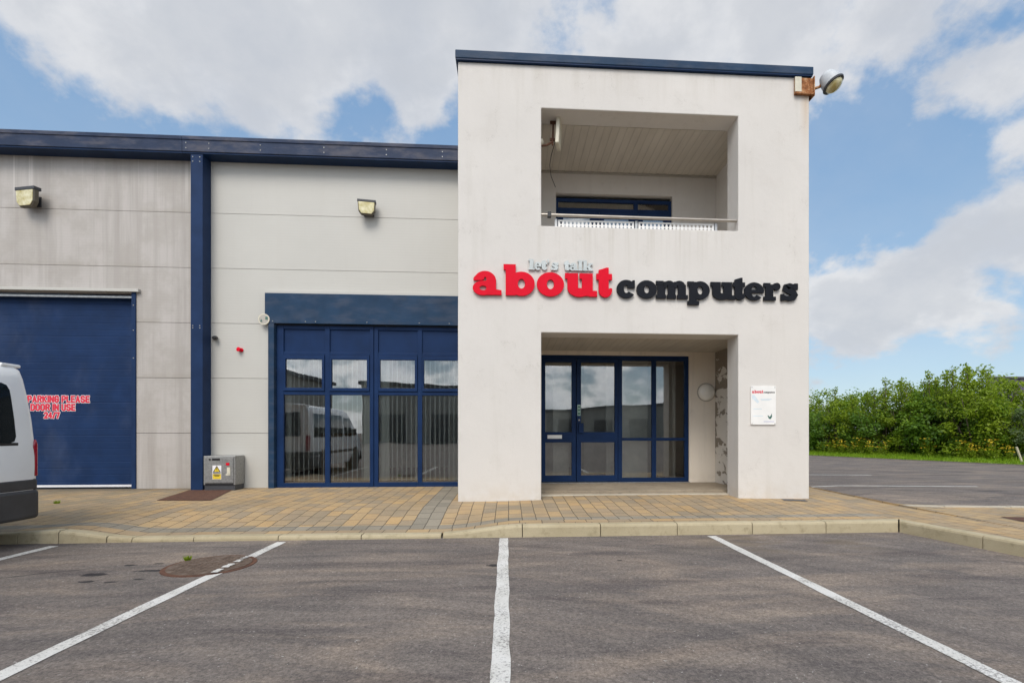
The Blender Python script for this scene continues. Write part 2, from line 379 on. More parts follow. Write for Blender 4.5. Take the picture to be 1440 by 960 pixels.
# ------------------------------------------------------------------ mesh tools
def tag(o, label=None, cat=None, group=None, kind=None):
    if label: o['label'] = label
    if cat: o['category'] = cat
    if group: o['group'] = group
    if kind: o['kind'] = kind
    return o
def empty(name, loc, label=None, cat=None, group=None, rz=0):
    o = bpy.data.objects.new(name, None); o.empty_display_size = .2
    o.location = loc; o.rotation_euler = (0, 0, rz); col.objects.link(o)
    return tag(o, label, cat, group)
def origin_of(o):
    v = Vector((0, 0, 0))
    while o: v += o.location; o = o.parent
    return v
class MB:
    def __init__(s): s.b = bmesh.new(); s.mi = 0
    def face(s, pts):
        f = s.b.faces.new([s.b.verts.new(p) for p in pts]); f.material_index = s.mi; return f
    def box(s, x0, x1, y0, y1, z0, z1):
        v = [s.b.verts.new((x, y, z)) for x in (x0, x1) for y in (y0, y1) for z in (z0, z1)]
        for q in ((0,1,3,2),(4,6,7,5),(0,4,5,1),(2,3,7,6),(0,2,6,4),(1,5,7,3)):
            s.b.faces.new([v[i] for i in q]).material_index = s.mi
        return s
    def prism(s, poly, y0, y1, axis='y'):
        def P(a, b, d): return (a, d, b) if axis == 'y' else ((d, a, b) if axis == 'x' else (a, b, d))
        A = [s.b.verts.new(P(a, b, y0)) for a, b in poly]; B = [s.b.verts.new(P(a, b, y1)) for a, b in poly]
        s.b.faces.new(A).material_index = s.mi; s.b.faces.new(B[::-1]).material_index = s.mi
        for i in range(len(A)):
            j = (i+1) % len(A); s.b.faces.new((A[i], B[i], B[j], A[j])).material_index = s.mi
        return s
    def ring_strip(s, outer, inner, y0, y1, closed=True):
        n = len(outer)
        V = [[s.b.verts.new((p[0], y, p[1])) for p in L] for y in (y0, y1) for L in (outer, inner)]
        for i in range(n if closed else n-1):
            j = (i+1) % n
            for q in ((V[0][i],V[0][j],V[1][j],V[1][i]), (V[2][j],V[2][i],V[3][i],V[3][j]),
                      (V[0][j],V[0][i],V[2][i],V[2][j]), (V[1][i],V[1][j],V[3][j],V[3][i])):
                s.b.faces.new(q).material_index = s.mi
        if not closed:
            for k in (0, n-1):
                s.b.faces.new((V[0][k],V[1][k],V[3][k],V[2][k])).material_index = s.mi
        return s
    def tube(s, pts, r, n=8, cap=True):
        pts = [Vector(p) for p in pts]; rs = r if isinstance(r, (list, tuple)) else [r]*len(pts); rings = []
        for i, p in enumerate(pts):
            d = (pts[min(i+1, len(pts)-1)]-pts[max(i-1, 0)]).normalized()
            a = d.orthogonal().normalized() if i == 0 else (a - d*a.dot(d)).normalized()
            b = d.cross(a)
            rings.append([s.b.verts.new(p+(a*cos(2*pi*k/n)+b*sin(2*pi*k/n))*rs[i]) for k in range(n)])
        for i in range(len(rings)-1):
            for k in range(n):
                s.b.faces.new((rings[i][k], rings[i][(k+1)%n], rings[i+1][(k+1)%n], rings[i+1][k])).material_index = s.mi
        if cap:
            s.b.faces.new(rings[0][::-1]).material_index = s.mi; s.b.faces.new(rings[-1]).material_index = s.mi
        return s
    def lathe(s, prof, c, axis, n=24):
        axis = Vector(axis).normalized(); a = axis.orthogonal().normalized(); b = axis.cross(a); c = Vector(c)
        rings = [[s.b.verts.new(c+axis*h+(a*cos(2*pi*k/n)+b*sin(2*pi*k/n))*r) for k in range(n)] for r, h in prof]
        for i in range(len(rings)-1):
            for k in range(n):
                s.b.faces.new((rings[i][k], rings[i][(k+1)%n], rings[i+1][(k+1)%n], rings[i+1][k])).material_index = s.mi
        s.b.faces.new(rings[0][::-1]).material_index = s.mi; s.b.faces.new(rings[-1]).material_index = s.mi
        return s
    def build(s, name, mt, parent=None, bevel=0, smooth=False, local=False, at=None, seg=2, norm=True):
        b = s.b
        if norm: bmesh.ops.recalc_face_normals(b, faces=b.faces)
        me = bpy.data.meshes.new(name)
        off = Vector((0,0,0))
        if not local:
            if parent: off = origin_of(parent)
            elif at is not None: off = Vector(at)
            else:
                xs = [v.co for v in b.verts]
                off = Vector(((min(v.x for v in xs)+max(v.x for v in xs))/2, (min(v.y for v in xs)+max(v.y for v in xs))/2, min(v.z for v in xs)))
            bmesh.ops.translate(b, verts=b.verts, vec=-off)
        b.to_mesh(me); b.free()
        for mm in (mt if isinstance(mt, (list, tuple)) else [mt]): me.materials.append(M[mm])
        if smooth:
            for f in me.polygons: f.use_smooth = True
            me.set_sharp_from_angle(angle=R(40))
        o = bpy.data.objects.new(name, me); col.objects.link(o)
        if parent: o.parent = parent
        elif not local: o.location = off
        if bevel:
            md = o.modifiers.new('bevel', 'BEVEL'); md.width = bevel; md.segments = seg; md.limit_method = 'ANGLE'; md.angle_limit = R(35)
        return o
def wall_holes(xs, zs, holes, y0, y1):
    """front wall with rectangular openings given as index ranges (i0,i1,k0,k1)"""
    mb = MB(); b = mb.b
    def solid(i, k): return 0 <= i < len(xs)-1 and 0 <= k < len(zs)-1 and not any(a <= i < c and d <= k < e for a, c, d, e in holes)
    V = {}
    def v(i, k, s):
        if (i,k,s) not in V: V[(i,k,s)] = b.verts.new((xs[i], (y0, y1)[s], zs[k]))
        return V[(i,k,s)]
    for i in range(len(xs)-1):
        for k in range(len(zs)-1):
            if not solid(i, k): continue
            for s in (0, 1): b.faces.new([v(i,k,s), v(i+1,k,s), v(i+1,k+1,s), v(i,k+1,s)])
            for (di, dk, e) in ((-1,0,((i,k),(i,k+1))), (1,0,((i+1,k),(i+1,k+1))), (0,-1,((i,k),(i+1,k))), (0,1,((i,k+1),(i+1,k+1)))):
                if not solid(i+di, k+dk):
                    (a, c), (d, f) = e; b.faces.new([v(a,c,0), v(d,f,0), v(d,f,1), v(a,c,1)])
    return mb
def ell(cx, cy, rx, ry, a0=0, a1=360, n=36):
    return [(cx+rx*cos(R(a0+(a1-a0)*i/n)), cy+ry*sin(R(a0+(a1-a0)*i/n))) for i in range(n+(0 if a1-a0 == 360 else 1))]
def bolts(pts, y, parent, r=.011):
    for x, z in pts:
        b = MB(); b.lathe([(r, 0), (r*.75, .006)], (x, y, z), (0,-1,0), 8); b.build('bolt', 'steel', parent)
def copy_tree(o, parent=None):
    c = o.copy(); col.objects.link(c)
    if parent: c.parent = parent
    for ch in list(o.children): copy_tree(ch, c)
    return c
def sm(a, b, x):
    t = max(0, min(1, (x-a)/(b-a))) if a != b else 0
    return t*t*(3-2*t)

# ------------------------------------------------------------------ ground
AZ = -.2
def ground_z(x, y): return AZ + .10*sm(5.2, 7.0, x)*sm(6.6, 9.5, y)
b = MB()
def grid(b, xs, ys, fz):
    V = [[b.b.verts.new((x, y, fz(x, y))) for y in ys] for x in xs]
    for i in range(len(xs)-1):
        for k in range(len(ys)-1): b.b.faces.new((V[i][k], V[i+1][k], V[i+1][k+1], V[i][k+1]))
xs = [-900, -300, -100, -40, -20, -10, -5, 0, 3, 4.5] + [5+.25*i for i in range(10)] + [8, 10, 14, 20, 40, 100, 300, 900]
ys = [-900, -300, -100, -40, -20, -10, -4, 0, 3, 5, 6] + [6.5+.3*i for i in range(11)] + [11, 14, 20, 30, 60, 120, 300, 900]
grid(b, xs, ys, ground_z)
tag(b.build('asphalt', 'asphalt', at=(0, 0, AZ)), kind='structure')

def dip(x): return sm(-4.95, -4.15, x)*(1-sm(-.77, .16, x))
def pz(x, y):
    z = -.0185*(9.43-max(y, 5.9))
    z -= .100*dip(x)*(1-sm(5.95, 7.3, y))
    z -= .035*(1-sm(-5.6, -4.9, x))*(1-sm(5.95, 7.3, y))
    z += .03*math.exp(-((x-2.05)/1.75)**4)*sm(6.3, 7.7, y)
    z -= .055*sm(4.9, 6.5, x)*sm(5.8, 7.2, y)
    return z
def ylow(x): return 5.885 if x < 4.865 else max(1.2, 5.885-(x-4.865)/.2114)
def yhigh(x):
    if -.77 <= x <= 4.76: return 9.43
    if x < -.77: return 9.44
    return 16.0 if x <= 5.74 else 7.32-.146*(x-5.84)
b = MB(); cols = []
xx = -15.0; XS = []
while xx < 4.72: XS.append(xx); xx += .2
XS += [4.72, 4.758, 4.762, 4.865] + [4.9+.07*i for i in range(13)] + [5.742] + [5.85+.3*i for i in range(28)]
for x in XS:
    lo, hi = ylow(x), yhigh(x)
    cols.append([b.b.verts.new((x, lo+(hi-lo)*k/26, pz(x, lo+(hi-lo)*k/26))) for k in range(27)])
for i in range(len(cols)-1):
    for k in range(26): b.b.faces.new((cols[i][k], cols[i+1][k], cols[i+1][k+1], cols[i][k+1]))
tag(b.build('pavement', 'paving', at=(0, 7, 0), smooth=True), kind='structure')

# kerb stones (separate blocks with open joints), swept along the pavement edge
def kerb(path, topf, name, w=.125, mtl='kerb_concrete', joint=.914, start=0.0):
    b = MB()
    P = [Vector((p[0], p[1], 0)) for p in path]
    cum = [0]
    for i in range(len(P)-1): cum.append(cum[-1]+(P[i+1]-P[i]).length)
    def at(s):
        for i in range(len(P)-1):
            if s <= cum[i+1] or i == len(P)-2:
                t = (s-cum[i])/(cum[i+1]-cum[i]); d = (P[i+1]-P[i]).normalized(); return P[i]+(P[i+1]-P[i])*t, d, i
    cuts = set(); s = start
    while s < cum[-1]: cuts.add(round(max(s, 0), 4)); s += joint
    cuts |= {round(c, 4) for c in cum}
    cuts = sorted(cuts)
    for a, c in zip(cuts[:-1], cuts[1:]):
        if c-a < .03: continue
        rings = []; jz = random.uniform(-.004, .004); jy = random.uniform(-.004, .004)
        n = 5
        for k in range(n):
            s = a+.005+(c-a-.010)*k/(n-1); p, d, i = at(min(max(s, a+.0001), c-.0001)); nrm = Vector((-d.y, d.x, 0))
            # mitre at path corners
            def off(q):
                base = p + nrm*q
                for ci, e in ((i, s-cum[i]), (i+1, cum[i+1]-s)):
                    if 0 < ci < len(P)-1 and e < .02:
                        d0 = (P[ci]-P[ci-1]).normalized(); d1 = (P[ci+1]-P[ci]).normalized()
                        n0 = Vector((-d0.y, d0.x, 0)); n1 = Vector((-d1.y, d1.x, 0)); mm = (n0+n1).normalized()
                        base = p + mm*(q/max(.3, mm.dot(nrm)))
                return base
            tz = topf(p.x, p.y)+jz
            rings.append([b.b.verts.new((o.x, o.y, z)) for o, z in ((off(jy), -.35), (off(jy), tz-.028), (off(jy+.008), tz-.009), (off(jy+.026), tz), (off(w), tz), (off(w), -.35))])
        for r0, r1 in zip(rings[:-1], rings[1:]):
            for q in range(6): b.b.faces.new((r0[q], r1[q], r1[(q+1)%6], r0[(q+1)%6]))
        b.b.faces.new(rings[0]); b.b.faces.new(rings[-1][::-1])
    return tag(b.build(name, mtl, at=(path[0][0], path[0][1], AZ)), kind='structure')
KZ = lambda x, y: (pz(x, 5.89) if x < 4.85 else pz(4.8, 5.89)) + .004 + .012*dip(x)
kerb([(-15, 5.76), (-4.9, 5.76), (-4.15, 5.77), (-.77, 5.765), (.16, 5.76), (4.74, 5.76), (5.78, .84)], KZ, 'kerb', start=(15+.16) % .914)
kerb([(14, 6.00), (5.84, 7.19), (5.70, 16)], lambda x, y: pz(5.9, 7.0)+.004, 'rear_kerb', mtl='edge_concrete', start=.3)

# painted bay lines
def line(x0, y0, x1, y1, w=.10, z=.004, n=30):
    b = MB(); d = Vector((x1-x0, y1-y0, 0)); L = d.length; d.normalize(); nn = Vector((-d.y, d.x, 0)); pr = None
    for i in range(n+1):
        p = Vector((x0, y0, 0))+d*L*i/n; e = .002*sin(i*1.7)+random.uniform(-.003, .003); f = random.uniform(-.005, .005)
        cur = []
        for q in (w/2+e, -w/2+f):
            v = p+nn*q; cur.append(b.b.verts.new((v.x, v.y, ground_z(v.x, v.y)+z)))
        if pr: b.b.faces.new((pr[0], pr[1], cur[1], cur[0]))
        pr = cur
    tag(b.build('parking_line', 'road_paint', at=(x0, y0, AZ)), kind='structure')
line(-2.50, 5.67, -2.53, 1.0); line(-.055, 5.72, -.035, .9); line(2.37, 5.68, 2.45, .9); line(-4.83, 5.62, -4.93, 1.0)
line(5.95, 10.10, 9.62, 9.64, .09, n=8); line(5.8, 12.95, 9.45, 12.40, .09, n=8); line(5.8, 15.5, 9.3, 15.1, .09, n=8)

# verge
def hedge_pt(t): # along the far kerb, t metres
    o = Vector((18.75, 12.4, 0)); d = Vector((-4.2, 10.6, 0)).normalized(); return o+d*t, d, Vector((d.y, -d.x, 0))
b = MB(); rows = []
for i in range(60):
    p, d, nn = hedge_pt(-16+i)
    rows.append([b.b.verts.new((p+nn*q)[:2]+(z,)) for q, z in ((0, -.09), (1.6, -.06), (9, .05), (16, -.15))])
for a, c in zip(rows[:-1], rows[1:]):
    for q in range(3): b.b.faces.new((a[q], c[q], c[q+1], a[q+1]))
M['verge'] = M['grass']
simple('verge_soil', (.19, .30, .02), .95, vary=.35, scale=8)
tag(b.build('grass_verge', 'verge_soil', at=(18, 13, -.1)), kind='structure')
p0, d, nn = hedge_pt(-16); p1, _, _ = hedge_pt(43)
b = MB()
concrete('verge_kerb_shaded', (.13, .115, .09), (.19, .165, .13), (.08, .07, .055))  # far kerb lies in shade; that shade is put into this darker colour
q = [p0-nn*.12, p0, p1, p1-nn*.12]
b.prism([(v.x, v.y) for v in q], -.4, -.075, 'z')
tag(b.build('verge_kerb', 'verge_kerb_shaded', at=(18, 13, -.1)), kind='structure')
b = MB()
for i in range(15000):
    t = random.uniform(-6, 16); p, d, nn = hedge_pt(t); w = random.random()**1.2*2.3
    p = p+nn*w; a = random.uniform(0, 2*pi); h = random.uniform(.05, .12) + .13*max(0, w-1.0)
    s = .022; z0 = -.095+.012*w
    b.face([(p.x-cos(a)*s, p.y-sin(a)*s, z0), (p.x+cos(a)*s, p.y+sin(a)*s, z0), (p.x+random.uniform(-.05, .05), p.y+random.uniform(-.05, .05), z0+h)])
tag(b.build('grass', 'grass', at=(18, 13, 0), norm=False), kind='stuff')

# ------------------------------------------------------------------ industrial unit with the tower
W = 9.43; T = 7.6
unit = empty('commercial_building', (1, 9.43, 0), 'light clad trade unit with square white rendered entrance tower and open balcony', 'building')
def part(mb, name, mt, parent=unit, **k): return mb.build(name, mt, parent, **k)
# clean cladding (panels of 1 m with 7 mm joints)
b = MB()
CX0 = -5.56; g7 = .0035
for z in range(3): b.box(CX0, -4.40, W, W+.12, z+(g7 if z else -.1), z+1-g7)
b.prism([(CX0, 3+g7), (-4.40, 3+g7), (-4.40, 3.55), (-.77, 3.55), (-.77, 4-g7), (CX0, 4-g7)], W, W+.12)
b.box(CX0, -.77, W, W+.12, 4+g7, 5-g7); b.box(CX0, -.77, W, W+.12, 5+g7, 6.05)
part(b, 'cladding', 'clean_cladding')
b = MB(); b.box(CX0, -4.40, W+.125, W+.2, -.1, 6.05); b.box(-4.40, -.77, W+.125, W+.2, 3.56, 6.05); part(b, 'backing_wall', 'dark_grey')
# drip flashing over shopfront
b = MB(); b.box(-4.43, -.77, W-.05, W-.002, 3.553, 3.60); part(b, 'flashing', 'clean_cladding')
b = MB(); b.box(-4.42, -.77, W-.085, W-.004, 3.0, 3.548)
o = part(b, 'header_panel', 'blue_band', bevel=.004)
bolts([(x, 3.035) for x in (-4.28, -3.7, -3.52, -2.6, -1.65, -1.1)], W-.0855, o)
b = MB(); b.box(-4.36, -4.26, W-.083, W+.02, -.02, 2.998); b.box(-4.258, -4.252, W-.06, W+.02, -.02, 2.998); part(b, 'window_surround', 'blue_band', bevel=.003)
# shopfront frame
SF0, SF1 = W+.0, W+.075
b = MB(); V = [(-4.25, -4.124), (-3.385, -3.297), (-2.572, -2.505), (-2.485, -2.418), (-1.695, -1.613), (-.86, -.772)]
for x0, x1 in V: b.box(x0, x1, SF0, SF1, .0, 2.98)
b.box(-2.505, -2.485, SF0+.02, SF1, .0, 2.98)
bays = [(-4.124, -3.385), (-3.297, -2.572), (-2.418, -1.695), (-1.613, -.86)]
for x0, x1 in bays:
    b.box(x0, x1, SF0-.004, SF1, .0, .085); b.box(x0, x1, SF0+.004, SF1, 1.705, 1.772)
    b.box(x0, x1, SF0+.004, SF1, 2.44, 2.50); b.box(x0, x1, SF0+.004, SF1, 2.915, 2.98)
shop = part(b, 'shopfront_frame', 'blue_frame', bevel=.004)
b = MB(); b.box(-4.27, -.77, SF0-.03, SF1, -.06, -.002); part(b, 'window_sill', 'blue_frame')
for x0, x1 in bays:
    b = MB(); b.box(x0, x1, SF0+.03, SF0+.06, 2.50, 2.915); b.build('spandrel_panel', 'blue_frame', shop)
    b = wall_holes([x0+.004, x0+.035, x1-.05, x1-.004], [1.776, 1.835, 2.36, 2.436], [(1,2,1,2)], SF0-.016, SF0+.05)
    b.build('opening_sash', 'blue_frame', shop, bevel=.004)
    b = MB(); b.box(x0+.035, x1-.05, SF0+.015, SF0+.021, 1.835, 2.36); b.build('glass_pane', 'glass', shop)
    b = MB(); b.box(x0, x1, SF0+.03, SF0+.036, .085, 1.705); b.build('glass_pane', 'glass', shop)
# room behind the shopfront
b = MB()
b.box(-5.5, -.2, W+.2, 15, -.06, -.02); part(b, 'room_floor', 'room_floor')
b = MB(); b.box(-5.5, -.2, 15, 15.1, -.02, 3.2); b.box(-5.6, -5.5, W+.2, 15.1, -.02, 3.2); b.box(-.2, -.1, W+.2, 15.1, -.02, 3.2); b.box(-5.5, -.2, W+.2, 10.2, 3.2, 3.3); b.box(-5.5, -.2, 13.6, 15, 3.2, 3.3)  # ceiling left open below the added roof opening
b.box(-1.25, -.2, 10.6, 10.7, 0, 2.1)
part(b, 'room_wall', 'room_wall')
# roof, fascia, tower walls
b = MB(); b.box(-5.735, -.77, 9.148, 9.43, 5.962, 6.205); b.box(-5.735, -.77, 9.135, 9.2, 6.165, 6.23); fa = part(b, 'fascia', 'blue_fascia', bevel=.004)
b = MB(); b.box(-5.735, -.77, 9.165, 9.43, 5.935, 5.958); part(b, 'soffit_strip', 'blue_dark')
b = MB(); b.box(-5.735, -.77, 9.44, 10.2, 6.06, 6.19); b.box(-5.735, -.77, 13.6, 24, 6.06, 6.19); b.box(-5.735, -5.2, 10.2, 13.6, 6.06, 6.19); b.box(-1.2, -.77, 10.2, 13.6, 6.06, 6.19); b.box(-5.7, 4.74, 23.8, 24, -.2, 6.05); rf = part(b, 'roof', 'roof_grey')
b = MB(); b.box(-5.2, -1.2, 10.2, 13.6, 6.12, 6.13); b.build('added_rooflight', 'glass', rf)  # added glazed roof opening, invented to bring daylight onto the blinds
bolts([(x, z) for x in (-5.67, -5.28, -4.4, -3.3, -2.2, -1.2) for z in (6.02, 6.11)], 9.147, fa)
b = wall_holes([-.764, .50, 3.60, 4.756], [-.25, 2.54, 4.172, 5.972, 6.62], [(1,2,0,1), (1,2,2,3)], T, T+.40)
tower = part(b, 'tower_wall', 'tower_render', bevel=.012)
b = MB()
b.box(4.02, 4.756, T+.40, 15, -.25, 6.62); b.box(-.764, .40, T+.40, W+.12, -.25, 6.62); b.box(-.764, -.70, W+.12, 15, 3.4, 6.62)
b.box(.40, 4.02, 14.9, 15, -.25, 6.62)
part(b, 'tower_side_wall', 'tower_render')
b = MB(); b.box(-.79, 4.785, T-.045, 15.1, 6.622, 6.642); part(b, 'cap_soffit', 'blue_dark')
b = MB(); b.box(-.80, 4.795, T-.055, 15.11, 6.642, 6.765); part(b, 'roof_cap', 'blue_band', bevel=.01)
# slab between porch and balcony, ceilings
b = MB(); b.box(.402, 4.018, T+.402, W+.3, 2.60, 4.0); part(b, 'balcony_floor', 'porch_render')
b = MB(); b.box(.402, 4.018, T+.402, W-.002, 2.565, 2.597); part(b, 'porch_ceiling', 'slats')
b = MB(); b.box(.402, 4.018, T+.402, W-.002, 5.972, 6.004); part(b, 'balcony_ceiling', 'slats')
b = MB(); b.box(.402, 4.018, W-.03, W-.004, 5.935, 5.97)
for i in range(26): b.box(.45+.14*i, .50+.14*i, W-.045, W-.031, 5.94, 5.968)
part(b, 'ceiling_trim', 'soffit')
b = wall_holes([.402, .55, 3.49, 4.018], [-.2, .06, 2.49, 2.595], [(1,2,1,2)], W, W+.15); part(b, 'porch_back_wall', 'porch_render')
b = wall_holes([.402, .90, 3.16, 4.018], [4.002, 4.06, 5.57, 6.3], [(1,2,1,2)], W, W+.15); part(b, 'balcony_back_wall', 'tower_render')
b = MB(); b.box(4.005, 4.0185, T+.402, W-.002, .0, 2.563); part(b, 'peeling_side_wall', 'peel')['label'] = 'side wall with flaking white paint'
b = MB(); b.box(.402, 4.003, 8.16, W-.001, -.2, .05); b.box(.502, 3.598, 8.03, 8.159, -.2, .024); part(b, 'porch_slab', 'slab_concrete', bevel=.006)
b = MB(); b.box(.503, 3.597, 7.93, 8.028, -.2, .012); part(b, 'threshold_strip', 'edge_concrete', bevel=.004)
# entrance screen: frame, two doors, side lights
DF0, DF1 = W+.035, W+.10
b = MB(); b.box(.55, 3.49, DF0, DF1, 2.43, 2.489); b.box(.55, .60, DF0, DF1, .062, 2.43); b.box(2.105, 2.184, DF0, DF1, .062, 2.43)
b.box(2.766, 2.852, DF0, DF1, .062, 2.43); b.box(3.411, 3.489, DF0, DF1, .062, 2.43)
for x0, x1 in ((2.184, 2.766), (2.852, 3.411)):
    b.box(x0, x1, DF0+.003, DF1, .062, .14); b.box(x0, x1, DF0+.003, DF1, .855, .91)
    b.box(x0, x1, DF0+.003, DF1, 2.395, 2.43)
scr = part(b, 'entrance_frame', 'blue_frame', bevel=.004)
for x0, x1 in ((2.184, 2.766), (2.852, 3.411)):
    for z0, z1 in ((.14, .855), (.91, 2.395)):
        b = MB(); b.box(x0, x1, DF0+.03, DF0+.036, z0, z1); b.build('glass_pane', 'glass', scr)
b = MB(); b.box(.53, 3.50, W-.02, W+.12, .051, .0605); b.build('door_sill', 'galv', scr)
for i, (x0, x1, gx0, gx1) in enumerate(((.604, 1.29, .70, 1.206), (1.30, 2.10, 1.386, 2.038))):
    b = wall_holes([x0, gx0, gx1, x1], [.072, .193, .822, 1.022, 2.355, 2.424], [(1,2,1,2), (1,2,3,4)], DF0-.012, DF1-.01)
    d = part(b, 'entrance_door', 'blue_frame', bevel=.005)
    for z0, z1 in ((.193, .822), (1.022, 2.355)):
        b = MB(); b.box(gx0, gx1, DF0+.02, DF0+.026, z0, z1); b.build('glass_pane', 'glass', d)
    if i == 0:
        b = MB(); b.box(.74, 1.015, DF0-.024, DF0-.013, .895, .965); b.box(.765, .99, DF0-.028, DF0-.0245, .912, .948); b.build('letter_plate', 'white_paint', d)
    else:
        b = MB(); b.box(1.335, 1.43, DF0-.055, DF0-.013, 1.0, 1.19); b.build('lock_case', 'blue_frame', d, bevel=.006)
        b = MB(); b.lathe([(.016, 0), (.014, .02)], (1.345, DF0-.013, 1.25), (0,-1,0), 12); b.build('lock_cylinder', 'chrome', d)
        b = MB(); b.box(1.315, 1.375, DF0-.016, DF0-.0128, 1.335, 1.54); b.mi = 1; b.box(1.322, 1.368, DF0-.018, DF0-.0163, 1.35, 1.40); b.box(1.322, 1.368, DF0-.018, DF0-.0163, 1.42, 1.46); b.box(1.322, 1.368, DF0-.018, DF0-.0163, 1.48, 1.52)
        b.build('sticker', ['decal_mint', 'decal_green'], d)
# lobby behind
b = MB(); b.box(.402, 4.018, W+.15, 13.6, .0, .058); part(b, 'lobby_floor', 'room_floor')
b = MB(); b.box(.402, 4.018, 13.6, 13.7, .06, 2.6); b.box(.402, 1.1, 10.9, 11, .06, 2.6); b.box(1.75, 2.35, 11.5, 11.6, .06, 2.6); b.box(.402, 4.018, W+.3, 13.6, 2.61, 2.7); b.box(3.35, 3.45, 10.2, 13.6, .06, 2.6)
part(b, 'lobby_wall', 'room_wall')
for x0, x1 in ((.88, 1.20), (1.95, 2.79), (3.30, 3.36)):
    b = MB(); b.box(x0, x1, W+.42, W+.47, .06, 2.45); part(b, 'lobby_partition', 'room_wall')
# balcony screen
b = MB(); y0, y1 = W+.06, W+.12
b.box(.90, 3.16, y0, y1, 5.44, 5.50); b.box(.90, .95, y0, y1, 4.06, 5.44); b.box(3.10, 3.16, y0, y1, 4.06, 5.44); b.box(2.42, 2.50, y0, y1, 4.06, 5.44)
b.box(.95, 2.42, y0+.003, y1, 5.25, 5.32); b.box(2.50, 3.10, y0+.003, y1, 5.25, 5.32); b.box(1.66, 1.74, y0+.004, y1, 4.06, 5.25)
bs = part(b, 'balcony_door_frame', 'blue_frame', bevel=.004)
for x0, x1 in ((.955, 1.655), (1.745, 2.415), (2.505, 3.095)):
    b = wall_holes([x0, x0+.09, x1-.09, x1], [4.07, 4.2, 5.14, 5.245], [(1,2,1,2)], y0-.012, y1-.005); b.build('balcony_door', 'blue_frame', bs)
    b = MB(); b.box(x0+.09, x1-.09, y0+.02, y0+.026, 4.2, 5.14); b.build('glass_pane', 'glass', bs)
for x0, x1 in ((.95, 2.42), (2.50, 3.10)):
    b = MB(); b.box(x0, x1, y0+.03, y0+.036, 5.32, 5.44); b.build('glass_pane', 'glass', bs)
b = MB(); b.box(.402, 4.018, 12, 12.1, 4, 6.3); b.box(.402, 4.018, W+.3, 12, 3.9, 3.99); b.box(.402, 4.018, W+.15, 12, 6.3, 6.4); part(b, 'upper_room_wall', 'room_wall')
# blue portal column
b = MB(); b.box(-5.608, -5.403, 9.176, 9.425, -.12, 5.955)
c_ = part(b, 'column', 'blue_metal', bevel=.004)
bolts([(x, z) for z in (5.80, 5.88, 2.86, 2.90) for x in (-5.57, -5.45)], 9.175, c_)

# ------------------------------------------------------------------ neighbouring unit
nb = empty('warehouse', (-10, 9.43, 0), 'weather stained grey clad warehouse unit with a blue roller door on the left', 'building')
RX0, RX1, RZ = -10.75, -6.70, 3.52
b = MB()
for z in range(3): b.box(RX1, -5.575, W, W+.12, z+(g7 if z else -.1), z+1-g7); b.box(-16, RX0, W, W+.12, z+(g7 if z else -.1), z+1-g7)
b.box(RX1, -5.575, W, W+.12, 3+g7, 4-g7) if 0 else None
b.prism([(-16, 3+g7), (RX0, 3+g7), (RX0, RZ), (RX1, RZ), (RX1, 3+g7), (-5.575, 3+g7), (-5.575, 4-g7), (-16, 4-g7)], W, W+.12)
b.box(-16, -5.575, W, W+.12, 4+g7, 5-g7); b.box(-16, -5.575, W, W+.12, 5+g7, 6.05)
b.build('cladding', 'weathered_cladding', nb)
b = MB(); b.box(-16, RX0, W+.125, W+.2, -.1, 6.05); b.box(RX1, -5.575, W+.125, W+.2, -.1, 6.05); b.box(RX0, RX1, W+.125, W+.2, 3.6, 6.05); b.build('backing_wall', 'dark_grey', nb)
b = MB(); b.box(-16, -5.74, 9.15, 9.43, 5.962, 6.205); b.box(-16, -5.74, 9.137, 9.2, 6.165, 6.23); b.build('fascia', 'blue_fascia', nb, bevel=.004)
b = MB(); b.box(-16, -5.74, 9.165, 9.43, 5.935, 5.958); b.build('soffit_strip', 'blue_dark', nb)
b = MB(); b.box(-16, -5.74, 9.44, 24, 6.06, 6.19); b.box(-16, -5.74, 23.8, 24, -.2, 6.05); b.build('roof', 'roof_grey', nb)
b = MB(); b.box(RX0-.08, -6.625, W-.065, W-.002, 3.535, 3.585); b.build('flashing', 'clean_cladding', nb)
b = MB(); b.box(-6.772, RX1, W-.022, W+.2, -.06, 3.53); gd = b.build('door_jamb', 'blue_metal', nb, bevel=.003)
b = MB(); b.box(RX0, RX0+.07, W-.022, W+.2, -.06, 3.53); b.build('door_jamb', 'blue_metal', nb, bevel=.003)
bolts([(-6.735, z) for z in (3.30, 2.85, 2.35)], W-.0225, gd)
b = MB(); b.box(RX0+.07, -6.772, W+.16, W+.2, .06, 3.53); rd = b.build('roller_door', 'blue_door', nb)
b = MB(); b.box(RX0+.07, -6.772, W+.15, W+.2, .02, .058); b.build('bottom_seal', 'decal_white', rd)
b = MB(); b.box(RX0+.07, -6.775, W+.03, W+.07, 3.44, 3.475); b.build('track', 'galv', rd)
